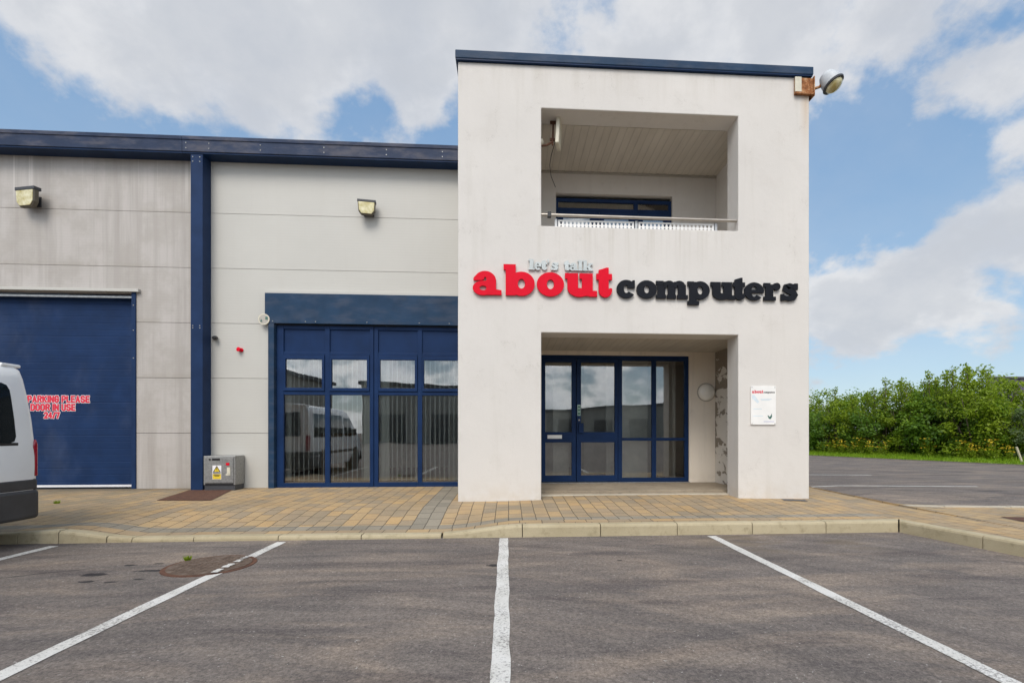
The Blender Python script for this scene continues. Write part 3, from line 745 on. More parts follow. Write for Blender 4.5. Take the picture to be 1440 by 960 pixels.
STK = {'N': [[(0,0),(0,1)],[(0,1),(.5,0)],[(.5,0),(.5,1)]], 'O': [[(.12,0),(0,.2),(0,.8),(.12,1),(.38,1),(.5,.8),(.5,.2),(.38,0),(.12,0)]],
 'P': [[(0,0),(0,1)],[(0,1),(.38,1),(.5,.85),(.5,.6),(.38,.45),(0,.45)]], 'A': [[(0,0),(.25,1)],[(.25,1),(.5,0)],[(.1,.3),(.4,.3)]],
 'R': [[(0,0),(0,1)],[(0,1),(.38,1),(.5,.85),(.5,.65),(.38,.5),(0,.5)],[(.3,.5),(.5,0)]], 'K': [[(0,0),(0,1)],[(0,.4),(.5,1)],[(.15,.52),(.52,0)]],
 'I': [[(0,0),(0,1)]], 'G': [[(.5,.8),(.38,1),(.12,1),(0,.8),(0,.2),(.12,0),(.38,0),(.5,.2),(.5,.48),(.28,.48)]], 'L': [[(0,1),(0,0),(.42,0)]],
 'E': [[(.44,1),(0,1),(0,0),(.44,0)],[(0,.5),(.38,.5)]], 'S': [[(.5,.82),(.38,1),(.12,1),(0,.84),(0,.66),(.12,.54),(.38,.46),(.5,.34),(.5,.16),(.38,0),(.12,0),(0,.18)]],
 'D': [[(0,0),(0,1),(.34,1),(.5,.8),(.5,.2),(.34,0),(0,0)]], 'U': [[(0,1),(0,.2),(.12,0),(.38,0),(.5,.2),(.5,1)]],
 '2': [[(0,.8),(.12,1),(.38,1),(.5,.82),(.5,.62),(0,0),(.5,0)]], '4': [[(.38,0),(.38,1),(0,.3),(.52,.3)]], '/': [[(0,-.02),(.32,1.02)]], '7': [[(0,1),(.5,1),(.18,0)]]}
def stencil(text, x0, x1, z0, z1, y):
    adv = lambda ch: .34 if ch == ' ' else max(p[0] for q in STK[ch] for p in q)+.33
    sx = (x1-x0)/(sum(adv(c) for c in text)-.33); sz = z1-z0
    for w, yy, mt in ((.044, y, 'decal_white'), (.031, y-.0022, 'decal_red')):
        b = MB(); x = x0; k = 0
        for ch in text:
            for q in STK.get(ch, []):
                P = [Vector((x+p[0]*sx, z0+p[1]*sz)) for p in q]
                for p0_, p1_ in zip(P[:-1], P[1:]):
                    d = (p1_-p0_).normalized(); n = Vector((-d.y, d.x))*w*.5; e = d*w*.42; k += 1; yk = yy-.00002*(k % 60)
                    b.face([(v.x, yk, v.y) for v in (p0_-e-n, p1_+e-n, p1_+e+n, p0_-e+n)])
            x += adv(ch)*sx
        b.build('lettering', mt, rd, norm=False)
for tx, x0, x1, z0, z1 in (('NO PARKING PLEASE', -8.885, -7.635, 1.568, 1.668), ('DOOR IN USE', -8.625, -7.88, 1.420, 1.520), ('24/7', -8.395, -8.15, 1.280, 1.370)): stencil(tx, x0, x1, z0, z1, W+.156)
# ------------------------------------------------------------------ blinds
def blind(x0, x1, stacks, label):
    r = empty('vertical_blind', ((x0+x1)/2, W+.14, .1), label, 'blind')
    b = MB(); b.box(x0, x1, W+.12, W+.16, 2.52, 2.56); b.build('headrail', 'white_paint', r)
    b = MB(); x = x0+.05
    while x < x1-.02:
        if not any(a < x < c for a, c in stacks):
            an = R(84+random.uniform(-5, 5)); dx, dy = cos(an)*.045, sin(an)*.045
            b.box(x-.006, x+.006, W+.14-.044, W+.14+.044, .11, 2.51)
            bmesh.ops.rotate(b.b, verts=b.b.verts[-8:], cent=(x, W+.14, 0), matrix=Matrix.Rotation(R(random.uniform(15, 24)), 3, 'Z'))
        x += .0885
    for a, c in stacks:
        y = a
        while y < c:
            b.box(y-.001, y+.001, W+.095, W+.185, .11, 2.51)
            bmesh.ops.rotate(b.b, verts=b.b.verts[-8:], cent=(y, W+.14, 0), matrix=Matrix.Rotation(R(random.uniform(40, 62)), 3, 'Z'))
            y += .028
    b.build('slats', 'blind', r)
    b = MB()
    b.tube([(x0+.04, W+.1, .13), (x1-.03, W+.1, .13)], .004, 6); b.build('bottom_chain', 'blind', r)
def tagverts(b): b.b.verts.ensure_lookup_table()
_box = MB.box
def box2(s, *a):
    _box(s, *a); s.b.verts.ensure_lookup_table(); return s
MB.box = box2
blind(-4.13, -2.56, [(-4.12, -4.04), (-2.70, -2.58)], 'cream vertical blind behind the left half of the shop window')
blind(-2.42, -.83, [(-2.41, -2.25)], 'cream vertical blind behind the shop window half next to the white tower')
# carton and partition in the room
b = MB(); b.box(-4.1, -3.35, 11.2, 11.9, -.018, 1.0); tag(b.build('carton', 'carton', bevel=.01), 'brown carton on the floor behind the left blind', 'box')

# ------------------------------------------------------------------ shop sign letters
def letter(ch):
    """list of primitives in x-height units, and the advance width"""
    L = []
    box = lambda x0, y0, x1, y1: L.append(('p', [(x0,y0),(x1,y0),(x1,y1),(x0,y1)]))
    poly = lambda *p: L.append(('p', list(p)))
    ring = lambda cx, cy, rx, ry, ix, iy, a0=0, a1=360, icx=None: L.append(('r', ell(cx, cy, rx, ry, a0, a1), ell(cx if icx is None else icx, cy, ix, iy, a0, a1), a1-a0 == 360))
    if ch == 'o': ring(.575, .5, .575, .52, .15, .21)
    elif ch == 'a':
        box(.58, .0, 1.0, .62); ring(.53, .60, .47, .42, .06, .17, 0, 165)
        poly((.03,.62),(.40,.62),(.44,.70),(.40,.80),(.10,.80),(.03,.70))
        ring(.44, .29, .44, .31, .15, .10); poly((.42,.42),(.7,.42),(.7,.62),(.5,.60))
        poly((.95,.0),(1.23,.0),(1.23,.2),(1.0,.24),(.95,.24))
    elif ch == 'b':
        box(.09, .0, .52, 1.33); box(0, 1.10, .3, 1.33); ring(.76, .5, .565, .52, .15, .21)
    elif ch == 'u':
        box(.10, .34, .54, 1.0); box(0, .76, .3, 1.0); box(.70, .02, 1.15, 1.0); box(.60, .76, .9, 1.0); box(1.0, 0, 1.33, .25)
        L.append(('p', ell(.60, .36, .50, .38, 180, 360, 24))); poly((.10,.38),(.54,.38),(.60,.27),(.66,.26),(.75,.38),(.9,.2),(.6,.1),(.2,.2))
        box(.54, .2, .72, .30)
    elif ch == 't':
        poly((.10,.95),(.52,.95),(.52,1.27),(.42,1.27),(.10,1.16)); box(.10, .26, .52, .97); box(0, .74, .66, 1.0)
        L.append(('p', ell(.385, .29, .285, .31, 180, 360, 20))); poly((.48,.28),(.67,.28),(.67,.36),(.58,.38),(.50,.34))
    elif ch == 'c':
        ring(.52, .5, .52, .52, .14, .22, 50, 324); poly((.58,.56),(.98,.56),(.98,1.0),(.86,1.0),(.80,.92),(.62,.88))
    elif ch == 'e':
        ring(.54, .5, .54, .52, .17, .30, 0, 318); box(.25, .42, 1.075, .60); poly((.72,.5),(1.08,.5),(1.05,.66),(.74,.70))
    elif ch == 'm':
        for a, c in ((.08,.50),(.65,1.06),(1.21,1.64)): box(a, .02, c, .80)
        box(0, 0, .55, .22); box(.60, 0, 1.10, .22); box(1.16, 0, 1.75, .22); box(0, .77, .4, 1.0)
        ring(.72, .70, .33, .32, .09, .07, 0, 150); ring(1.27, .70, .33, .32, .08, .07, 0, 150); box(.42, .62, .60, .96); box(.99, .62, 1.15, .96)
    elif ch == 'p':
        box(.10, -.3, .50, .98); box(0, -.33, .64, -.11); box(0, .77, .35, 1.0); ring(.70, .5, .53, .52, .15, .23)
    elif ch == 'r':
        box(.10, .02, .50, .92); box(0, 0, .64, .22); box(0, .77, .35, 1.0); poly((.48,.62),(.62,.74),(.62,1.0),(.54,.98),(.44,.84))
        L.append(('p', ell(.69, .80, .19, .22, 0, 360, 24)))
    elif ch == 's':
        pts = [(.80,.70),(.66,.84),(.48,.865),(.30,.80),(.27,.70),(.42,.60),(.62,.49),(.71,.34),(.62,.18),(.44,.13),(.26,.16),(.15,.26)]
        wd = [.16,.24,.30,.34,.36,.36,.36,.36,.36,.30,.24,.16]
        o1, o2 = [], []
        for i, (p, w) in enumerate(zip(pts, wd)):
            a = Vector(pts[max(i-1, 0)]); c = Vector(pts[min(i+1, len(pts)-1)]); d = (c-a).normalized(); n = Vector((-d.y, d.x))
            q = Vector(p); o1.append(tuple(q+n*w/2)); o2.append(tuple(q-n*w/2))
        L.append(('r', o1, o2, False)); box(.70, .64, .88, 1.0); box(.03, 0, .20, .38)
    elif ch == 'l': box(.10, .02, .48, 1.36); box(0, 0, .60, .2); box(0, 1.15, .3, 1.36)
    elif ch == 'k':
        box(.10, .02, .46, 1.36); box(0, 0, .56, .2); box(0, 1.15, .3, 1.36)
        poly((.40,.40),(.62,.40),(1.0,.84),(.66,.84)); poly((.46,.52),(.70,.66),(1.06,.18),(.66,.18)); box(.60, .80, 1.06, 1.0); box(.62, 0, 1.14, .2)
    elif ch == "'": poly((.04,.92),(.20,.92),(.30,1.36),(.0,1.36))
    return L
def put_letter(ch, x0, z0, sx, sz, y, depth, mt, parent, name='letter', label=None, eps=.0005):
    b = MB()
    for i, pr in enumerate(letter(ch)):
        yy = y-depth-i*eps; bk = y+i*eps*.5
        tr = lambda P: [(x0+p[0]*sx, z0+p[1]*sz) for p in P]
        if pr[0] == 'p': b.prism(tr(pr[1]), yy, bk)
        else: b.ring_strip(tr(pr[1]), tr(pr[2]), yy, bk, pr[3])
    o = b.build(name, mt, parent)
    if label: o['label'] = label
    return o
WID = dict(o=1.15, a=1.23, b=1.325, u=1.33, t=.67, c=.99, e=1.08, m=1.75, p=1.23, r=.88, s=.90, l=.6, k=1.14)
WID["'"] = .3
sign = empty('shop_sign', (2.0, T, 3.08), "raised shop sign lettering reading let's talk about computers across the white tower", 'sign')
def px2x(px): # pixel column of the enlarged sign crop to metres along the wall
    P = 640+px/2.88; k = (P-760)/700.; c, s = cos(R(3.67)), sin(R(3.67)); d = T/(c-k*s); return k*d*c+d*s
for ch, a, c in (('a',72,188),('b',196,322),('o',330,440),('u',444,573),('t',570,634)):
    x0, x1 = px2x(a), px2x(c); put_letter(ch, x0, 3.09, (x1-x0)/WID[ch], .352, T-.012, .035, 'sign_red', sign, label='large red letter '+ch)
for ch, a, c in (('c',653,726),('o',733,814),('m',812,939),('p',939,1027),('u',1032,1130),('t',1122,1170),('e',1168,1246),('r',1246,1312),('s',1313,1384)):
    x0, x1 = px2x(a), px2x(c); put_letter(ch, x0-.003, 3.081, (x1-x0+.004)/WID[ch], .272, T-.012, .03, 'sign_black', sign, label='black letter '+ch)
for ch, a, c in (('l',297,322),('e',320,349),('t',347,372),("'",373,380),('s',386,418),('t',440,464),('a',462,499),('l',496,517),('k',515,558)):
    x0, x1 = px2x(a), px2x(c); put_letter(ch, x0, 3.486, (x1-x0)/WID[ch], .118, T-.012, .022, 'sign_silver', sign, label='small silver letter '+ch if ch != "'" else 'small silver apostrophe')

# wall plaque beside the porch
pl = empty('wall_plaque', (3.995, T, 1.133), 'small white information plaque screwed to the tower right of the porch', 'sign')
b = MB(); b.box(3.795, 4.20, T-.022, T-.004, 1.133, 1.737); b.build('board', 'white_paint', pl, bevel=.003)
for x in (3.812, 4.183):
    for z in (1.15, 1.72): b = MB(); b.lathe([(.008, 0), (.006, .004)], (x, T-.0221, z), (0,-1,0), 10); b.build('screw', 'steel', pl)
x = 3.81
for ch in 'about': put_letter(ch, x, 1.628, .031, .036, T-.0215, .0012, 'decal_red', pl, 'lettering', eps=.0001); x += WID[ch]*.031+.001
x += .004
for ch in 'computers': put_letter(ch, x, 1.629, .0178, .022, T-.0215, .0012, 'decal_black', pl, 'lettering', eps=.0001); x += WID[ch]*.0178+.0008
b = MB(); b.prism([(3.81, 1.60), (3.85, 1.60), (3.93, 1.49), (3.90, 1.47), (3.81, 1.55)], T-.0235, T-.0222); b.build('picture', 'decal_pale', pl)
for z, x0, x1, mt in ((1.53, 3.95, 4.13, 'decal_pale'), (1.515, 3.96, 4.10, 'decal_pale'), (1.375, 3.83, 3.97, 'decal_pale'), (1.265, 3.83, 3.99, 'decal_pale'), (1.178, 4.0, 4.17, 'decal_lilac')):
    b = MB(); b.box(x0, x1, T-.0233, T-.0222, z, z+.011); b.build('text_line', mt, pl)
b = MB(); b.prism([(4.06, 1.28), (4.075, 1.28), (4.10, 1.255), (4.13, 1.31), (4.135, 1.26), (4.115, 1.225), (4.085, 1.225)], T-.0236, T-.0222); b.build('emblem', 'decal_green', pl)

# balcony railing
rl = empty('balcony_railing', (2, 7.8, 4.17), 'metal handrail with white perforated infill panels across the balcony opening', 'railing')
b = MB(); b.tube([(.50, 7.655, 4.365), (3.60, 7.655, 4.352)], .024, 12); b.build('handrail', 'chrome', rl, smooth=True)
b = MB(); b.box(.60, .655, 7.62, 7.69, 4.325, 4.405); b.build('bracket', 'black_plastic', rl, bevel=.004)
for x in (.735, 2.0, 3.28):
    b = MB(); b.box(x-.02, x+.02, 7.69, 7.72, 4.172, 4.325); b.build('post', 'galv', rl)
for x0, x1 in ((.77, 1.965), (2.035, 3.25)):
    b = MB(); n = int((x1-x0-.03)/.06); cw = (x1-x0-.03)/n; rows_ = 2; z1 = 4.315
    b.box(x0, x0+.015, 7.70, 7.706, 4.175, z1); b.box(x1-.015, x1, 7.70, 7.706, 4.175, z1); b.box(x0+.015, x1-.015, 7.70, 7.706, z1-.018, z1)
    for k in range(rows_):
        zt = z1-.018-k*.060; zb = zt-.060
        for i in range(n):
            a = x0+.015+i*cw; c = a+cw; mx_, mz = (a+c)/2, (zt+zb)/2; h = .021; fl = 1 if k % 2 == 0 else -1
            H = [(mx_-h, mz+h*fl), (mx_+h, mz+h*fl), (mx_+h*.35, mz-h*fl), (mx_-h*.35, mz-h*fl)]
            O = [(a, zt), (c, zt), (c, zb), (a, zb)] if fl == 1 else [(a, zb), (c, zb), (c, zt), (a, zt)]
            for q in range(4): b.face([(O[q][0], 7.702, O[q][1]), (O[(q+1)%4][0], 7.702, O[(q+1)%4][1]), (H[(q+1)%4][0], 7.702, H[(q+1)%4][1]), (H[q][0], 7.702, H[q][1])])
    b.build('perforated_panel', 'white_paint', rl)
# flat panel aerial in balcony corner
an = empty('panel_aerial', (.6, 7.85, 5.5), 'cream flat panel aerial on a bent bracket in the balcony corner', 'aerial')
b = MB(); b.box(-.03, .03, -.13, .13, -.25, .25); 
bmesh.ops.rotate(b.b, verts=b.b.verts, cent=(0,0,0), matrix=Matrix.Rotation(R(-13), 3, 'Z') @ Matrix.Rotation(R(3), 3, 'Y'))
bmesh.ops.translate(b.b, verts=b.b.verts, vec=(.80, 7.92, 5.82)); b.build('panel', 'cream_plastic', an, bevel=.012)
b = MB(); b.tube([(.50, 7.86, 5.54), (.60, 7.87, 5.56), (.70, 7.9, 5.63)], .017, 8); b.tube([(.70, 7.9, 5.58), (.715, 7.92, 5.98)], .014, 8)
b.box(.66, .78, 7.9, 7.93, 5.66, 5.70); b.box(.66, .78, 7.9, 7.93, 5.93, 5.97); b.build('bracket', 'rust_plate', an)
b = MB(); b.lathe([(.05, 0), (.05, .03), (.02, .05)], (.502, 7.86, 5.6), (1,0,0), 12); b.build('wall_mount', 'cream_plastic', an)
b = MB(); b.tube([(.745, 7.93, 5.66), (.705, 8.2, 5.59), (.712, 8.6, 5.64), (.78, 9.1, 5.705), (.887, 9.40, 5.66)], .006, 6); b.build('cable', 'black_plastic', an, smooth=True)

# porch lamp
lp = empty('bulkhead_lamp', (3.82, W, 1.79), 'round opal bulkhead lamp on the porch wall beside the glazed door screen', 'lamp')
b = MB(); b.lathe([(.178, 0), (.178, .02), (.165, .03)], (3.82, W-.001, 1.79), (0,-1,0), 36); b.build('base_ring', 'soffit', lp, smooth=True)
b = MB(); b.lathe([(.163*cos(R(a)), .03+.085*sin(R(a))) for a in range(0, 90, 10)]+[(.004, .115)], (3.82, W-.001, 1.79), (0,-1,0), 36); b.build('diffuser', 'opal', lp, smooth=True)

# wall floodlights
def floodlight(x, z, sz, rz, label):
    r = empty('floodlight', (x, W, z), label, 'lamp', 'floodlights on the cladding')
    r.rotation_euler = (0, 0, 0)
    Rm = Matrix.Rotation(rz, 3, 'Z') @ Matrix.Rotation(R(2), 3, 'X')
    def loc(mb, name, mt, **k):
        bmesh.ops.transform(mb.b, verts=mb.b.verts, matrix=Matrix.Translation((0, -.17, 0)) @ Rm.to_4x4()); mb.build(name, mt, r, local=True, **k)
    w, h = .20*sz, .165*sz
    b = MB(); b.prism([(-w, h), (w, h), (w*.93, -h*.45), (w*.62, -h), (-w*.62, -h), (-w*.93, -h*.45)], -.03, .05); loc(b, 'housing', 'lamp_body', bevel=.015)
    b = MB(); b.prism([(-w*.9, h*.72), (w*.9, h*.72), (w*.84, -h*.42), (w*.55, -h*.88), (-w*.55, -h*.88), (-w*.84, -h*.42)], -.045, -.031); loc(b, 'lens', 'lamp_lens', bevel=.008)
    b = MB(); b.prism([(-w*1.03, h*.75), (w*1.03, h*.75), (w*1.03, h*1.1), (-w*1.03, h*1.1)], -.04, .08); loc(b, 'hood', 'dark_grey', bevel=.008)
    b = MB(); b.box(-.05, .05, -.15, -.002, -.04, .04); b.box(-.09, .09, -.02, -.003, -.09, .09); b.build('bracket', 'dark_grey', r, local=True)
floodlight(-8.40, 5.11, 1.0, R(-13), 'boxy floodlight angled slightly left on the stained cladding above the van')
floodlight(-2.58, 5.10, .78, R(8), 'smaller boxy floodlight on the clean cladding above the shop window')

# tower corner floodlight
tf = empty('corner_floodlight', (4.7, T, 6.46), 'dome floodlight on a rusty bracket at the top corner of the tower', 'lamp')
b = MB(); b.box(4.50, 4.80, T-.03, T-.004, 6.335, 6.60); b.box(4.80, 4.815, T-.06, T+.2, 6.31, 6.62); b.box(4.5, 4.815, T-.06, T-.031, 6.33, 6.36)
b.build('mounting_plate', 'rust_orange', tf, bevel=.004)
b = MB(); b.box(4.498, 4.60, T-.05, T-.0315, 6.37, 6.60); b.build('cover', 'cream_plastic', tf)
b = MB(); b.tube([(4.815, T-.02, 6.44), (4.9, T-.04, 6.46), (4.98, T-.08, 6.56)], .022, 8); b.build('arm', 'rust_orange', tf)
ax = Vector((.40, -.30, -.86)).normalized()
b = MB(); b.lathe([(.04, -.19), (.10, -.18), (.135, -.11), (.148, -.02), (.152, .015)], (5.055, T-.12, 6.47), ax, 28); b.build('housing', 'lamp_grey', tf, smooth=True)
b = MB(); b.lathe([(.156, .012), (.164, .025), (.156, .045), (.128, .045)], (5.055, T-.12, 6.47), ax, 28); b.build('rim', 'dark_grey', tf, smooth=True)
b = MB(); b.lathe([(.128, .04), (.118, .08), (.08, .11), (.02, .125)], (5.055, T-.12, 6.47), ax, 28); b.build('lens', 'lamp_lens', tf, smooth=True)

# small wall fittings
cm = empty('security_camera', (-5.31, W, 2.72), 'tiny black security camera on the cladding just right of the blue column', 'camera')
b = MB(); b.box(-5.375, -5.335, W-.03, W-.002, 2.70, 2.765); b.build('base', 'white_paint', cm, bevel=.004)
b = MB(); b.lathe([(.034, 0), (.038, .03), (.034, .09), (.024, .10)], (-5.31, W-.02, 2.735), (.15,-1,-.2), 16); b.build('body', 'black_plastic', cm, smooth=True)
al = empty('alarm_sounder', (-4.87, W, 2.5), 'small red alarm sounder on the clean cladding', 'alarm')
b = MB(); b.lathe([(.036, 0), (.036, .02)], (-4.87, W-.002, 2.515), (0,-1,0), 20); b.build('base', 'sign_red', al, smooth=True)
b = MB(); b.lathe([(.032, .02), (.036, .05), (.04, .07), (.028, .075)], (-4.875, W-.002, 2.515), (-.3,-1,.1), 20); b.build('horn', 'sign_red', al, smooth=True)
bl = empty('alarm_disc', (-4.43, W, 3.06), 'round white faded disc fixed at the corner of the blue window header', 'alarm')
b = MB(); b.lathe([(.082, 0), (.082, .009)], (-4.43, W-.09, 3.065), (0,-1,0), 28); b.build('disc', 'soffit', bl)
b = MB(); b.ring_strip(ell(-4.43, 3.065, .10, .10), ell(-4.43, 3.065, .083, .083), W-.1, W-.088); b.build('rim', 'cream_plastic', bl)
b = MB(); b.prism([(-4.49, 3.02), (-4.455, 3.02), (-4.47, 3.07)], W-.1065, W-.1035); b.box(-4.40, -4.36, W-.1065, W-.1035, 3.06, 3.11); b.build('emblem', 'decal_green', bl)
# wires on the tower joint with the roof edge
jb = empty('cable_clip', (-.80, 9.2, 5.9), 'small cable fitting under the fascia against the tower side', 'fitting')
b = MB(); b.box(-.85, -.77, 9.1, 9.16, 5.84, 5.93); b.build('box', 'lamp_body', jb)

# ------------------------------------------------------------------ steel cabinet
cb = empty('steel_cabinet', (-5.07, 9.25, -.02), 'low grey steel cabinet with a yellow hazard label at the foot of the blue column', 'cabinet')
b = MB(); b.box(-5.343, -4.805, 9.10, 9.41, .09, .60); b.build('body', 'steel', cb, bevel=.006)
b = MB(); b.box(-5.315, -4.835, 9.088, 9.099, .125, .575); b.build('door', 'steel', cb, bevel=.003)
b = MB(); b.box(-5.33, -4.815, 9.11, 9.40, -.03, .088); b.build('plinth', 'dark_grey', cb)
b = MB(); b.box(-5.315, -4.835, 9.095, 9.099, .092, .12); b.build('slot', 'black_plastic', cb)
b = MB(); b.box(-5.19, -5.06, 9.084, 9.0875, .52, .56); b.lathe([(.016, 0), (.016, .01)], (-5.23, 9.0875, .54), (0,-1,0), 10); b.build('lock', 'black_plastic', cb)
b = MB(); b.box(-4.955, -4.90, 9.082, 9.0875, .435, .48); b.build('red_button', 'sign_red', cb)
b = MB(); b.box(-4.94, -4.885, 9.084, 9.0875, .29, .40); b.box(-4.96, -4.885, 9.084, 9.0875, .26, .285); b.build('sticker', 'cream_plastic', cb)
b = MB(); b.box(-5.185, -5.035, 9.0845, 9.0875, .19, .435); lab = b.build('hazard_label', 'decal_white', cb)
b = MB(); b.box(-5.18, -5.04, 9.083, 9.0843, .195, .285); b.prism([(-5.165, .325), (-5.055, .325), (-5.11, .425)], 9.083, 9.0843)
b.mi = 1
tri = [(-5.178, .315), (-5.042, .315), (-5.11, .43)]; tin = [(-5.158, .327), (-5.062, .327), (-5.11, .41)]
b.ring_strip(tri, tin, 9.0815, 9.0829)
b.prism([(-5.112, .398), (-5.103, .398), (-5.108, .372), (-5.10, .372), (-5.113, .338), (-5.111, .362), (-5.12, .362)], 9.0815, 9.0829)
for z, x0, x1 in ((.292, -5.175, -5.045), (.265, -5.165, -5.055), (.245, -5.15, -5.07)): b.box(x0, x1, 9.0815, 9.0829, z, z+.012)
b.build('hazard_symbol', ['decal_yellow', 'decal_black'], lab)

# rusty floor plate, manholes
b = MB()
P4 = [(-5.36, 7.95), (-4.53, 7.90), (-4.87, 9.12), (-5.62, 9.15)]
b.face([(x, y, pz(x, y)+.006) for x, y in P4]); 
o = b.build('floor_plate', 'rust_plate', norm=False); tag(o, 'rusty steel access plate set in the paving before the grey cabinet', 'access plate')
mh = empty('manhole_cover', (-2.71, 4.72, AZ), 'round rusty manhole cover crossed by a parking line', 'manhole cover')
b = MB(); N = 48
b.ring_strip([(0,0)]*1, [(0,0)]*1, 0, 0) if 0 else None
def disc(b, cx, cy, r, z0, z1, n=48):
    b.lathe([(r, z0), (r-.004, z1)], (cx, cy, 0), (0,0,1), n)
disc(b, -2.71, 4.72, .375, AZ-.05, AZ+.005); b.build('frame_ring', 'rust_plate', mh)
b = MB(); disc(b, -2.71, 4.72, .335, AZ-.05, AZ+.010)
for i in range(-5, 6):
    for k in range(-5, 6):
        if (i*i+k*k)*.0033 < .085: b.box(-2.71+i*.057-.017, -2.71+i*.057+.017, 4.72+k*.057-.017, 4.72+k*.057+.017, AZ+.009, AZ+.013)
b.build('lid', 'rust_cover', mh)
b = MB(); pr = None
for i in range(40):
    y = 4.43+.0145*i
    if i in (9, 10, 21, 22, 23, 31): pr = None; continue
    x = -2.515
    cur = [b.b.verts.new((x-.018-.02*random.random(), y, AZ+.0165)), b.b.verts.new((x+.012+.03*random.random(), y, AZ+.0165))]
    if pr: b.b.faces.new((pr[0], pr[1], cur[1], cur[0]))
    pr = cur
b.build('painted_stripe', 'road_paint', mh)
b = MB(); b.face([(x, y, pz(x, y)+.006) for x, y in ((4.22, 7.38), (4.55, 7.30), (4.60, 7.47), (4.27, 7.55))]); b.free() if 0 else None
tag(b.build('drain_cover', 'dark_grey', norm=False), 'small dark drain cover in the paving at the foot of the right tower pier', 'drain cover')
b = MB(); b.face([(x, y, pz(x, y)+.006) for x, y in ((6.2, 5.62), (6.75, 5.55), (6.8, 5.88), (6.25, 5.95))])
tag(b.build('inspection_cover', 'rust_plate', norm=False), 'rusty inspection cover in the paving at the right edge', 'access plate')
# weeds
def weed(x, y, z, r, label, n=60):
    b = MB()
    for i in range(n):
        a = random.uniform(0, 2*pi); q = r*random.random()**.6; h = random.uniform(.02, .06); px_, py_ = x+cos(a)*q*.4, y+sin(a)*q*.4
        s = .004; b.face([(px_-s, py_, z), (px_+s, py_+s, z), (x+cos(a)*q, y+sin(a)*q, z+h)])
    tag(b.build('weed', 'leaf_light', norm=False), label, 'weed')
weed(-3.02, 4.90, AZ, .045, 'green weed growing at the rim of the round manhole cover', 90)
weed(-6.62, 7.75, pz(-6.6, 7.7), .055, 'low weed in the paving joints near the van bumper')

# ------------------------------------------------------------------ white van (backed into its bay)
van = empty('van', (-6.09, 5.78, AZ), 'white van with dark bumper backed up to the kerb at the left edge', 'van')
PZ_ = [(.28, .90), (.42, .955), (.60, .985), (.85, .99), (1.02, .99), (1.10, .985), (1.35, .972), (1.60, .948), (1.78, .918), (1.87, .885), (1.93, .82), (1.965, .62), (1.98, .25)]
def hw(z):
    for (a, wa), (c, wc) in zip(PZ_[:-1], PZ_[1:]):
        if a <= z <= c: return wa+(wc-wa)*(z-a)/(c-a)
    return PZ_[0][1] if z < .28 else .15
def rear(z): return -.03-.015*sm(.9, 1.1, z)-.06*sm(1.0, 1.95, z)
stations = [(0, None), (-.06, None), (-.5, None), (-1.2, None), (-2.2, None), (-3.0, None), (-3.35, 1.92), (-3.75, 1.62), (-4.15, 1.22), (-4.5, 1.06), (-4.75, .95), (-4.86, .72)]
b = MB(); rings = []
for si, (yy, top) in enumerate(stations):
    pts = []
    for z, w in PZ_:
        f = 1.0 if top is None else (top-.28)/(1.98-.28)
        zz = .28+(z-.28)*f
        ww = hw(z if top is None else min(z, zz+.35)) * (1-.10*sm(-3.9, -4.86, yy))
        y = yy + (rear(z) if si == 0 else (rear(z) if si == 1 else 0))
        if si == 0: ww -= .025
        pts.append((ww, y, zz))
    ring = [b.b.verts.new((x, y, z)) for x, y, z in pts] + [b.b.verts.new((-x, y, z)) for x, y, z in pts[::-1]]
    rings.append(ring)
for r0, r1 in zip(rings[:-1], rings[1:]):
    for k in range(len(r0)): b.b.faces.new((r0[k], r0[(k+1)%len(r0)], r1[(k+1)%len(r0)], r1[k]))
b.b.faces.new(rings[0]); b.b.faces.new(rings[-1][::-1])
body = b.build('body', 'van_white', van, smooth=True, local=True)
# roof lip spoiler at the rear
b = MB(); b.prism([(-.87, -.30), (-.85, -.07), (.85, -.07), (.87, -.30)], 1.90, 1.935, 'z'); b.build('roof_lip', 'van_white', van, local=True, bevel=.012)
def side_panel(side, y0, y1, z0, z1, off, thick, rake0=0, rake1=0, rad=.07):
    b = MB(); lo, hi = min(y0, y1), max(y0, y1); A = []; B = []
    zs = [z0, z0+rad*.3, z0+rad]+[z0+(z1-z0)*k/10 for k in range(2, 9)]+[z1-rad, z1-rad*.3, z1]
    for z in zs:
        e = max(0, z0+rad-z, z-(z1-rad)); ins = rad-math.sqrt(max(0, rad*rad-e*e)); t = (z-z0)/(z1-z0)
        ys_ = [lo+ins+rake0*t, lo+rad+rake0*t, hi-rad+rake1*t, hi-ins+rake1*t]
        A.append([b.b.verts.new((side*(hw(z)+off), y, z)) for y in ys_]); B.append([b.b.verts.new((side*(hw(z)+off-thick), y, z)) for y in ys_])
    for i in range(len(zs)-1):
        for k in range(3):
            b.b.faces.new((A[i][k], A[i][k+1], A[i+1][k+1], A[i+1][k]))
            b.b.faces.new((B[i][k], B[i+1][k], B[i+1][k+1], B[i][k+1]))
        for k in (0, 3): b.b.faces.new((A[i][k], A[i+1][k], B[i+1][k], B[i][k]))
    for i in (0, -1):
        for k in range(3): b.b.faces.new((A[i][k], A[i][k+1], B[i][k+1], B[i][k]))
    return b
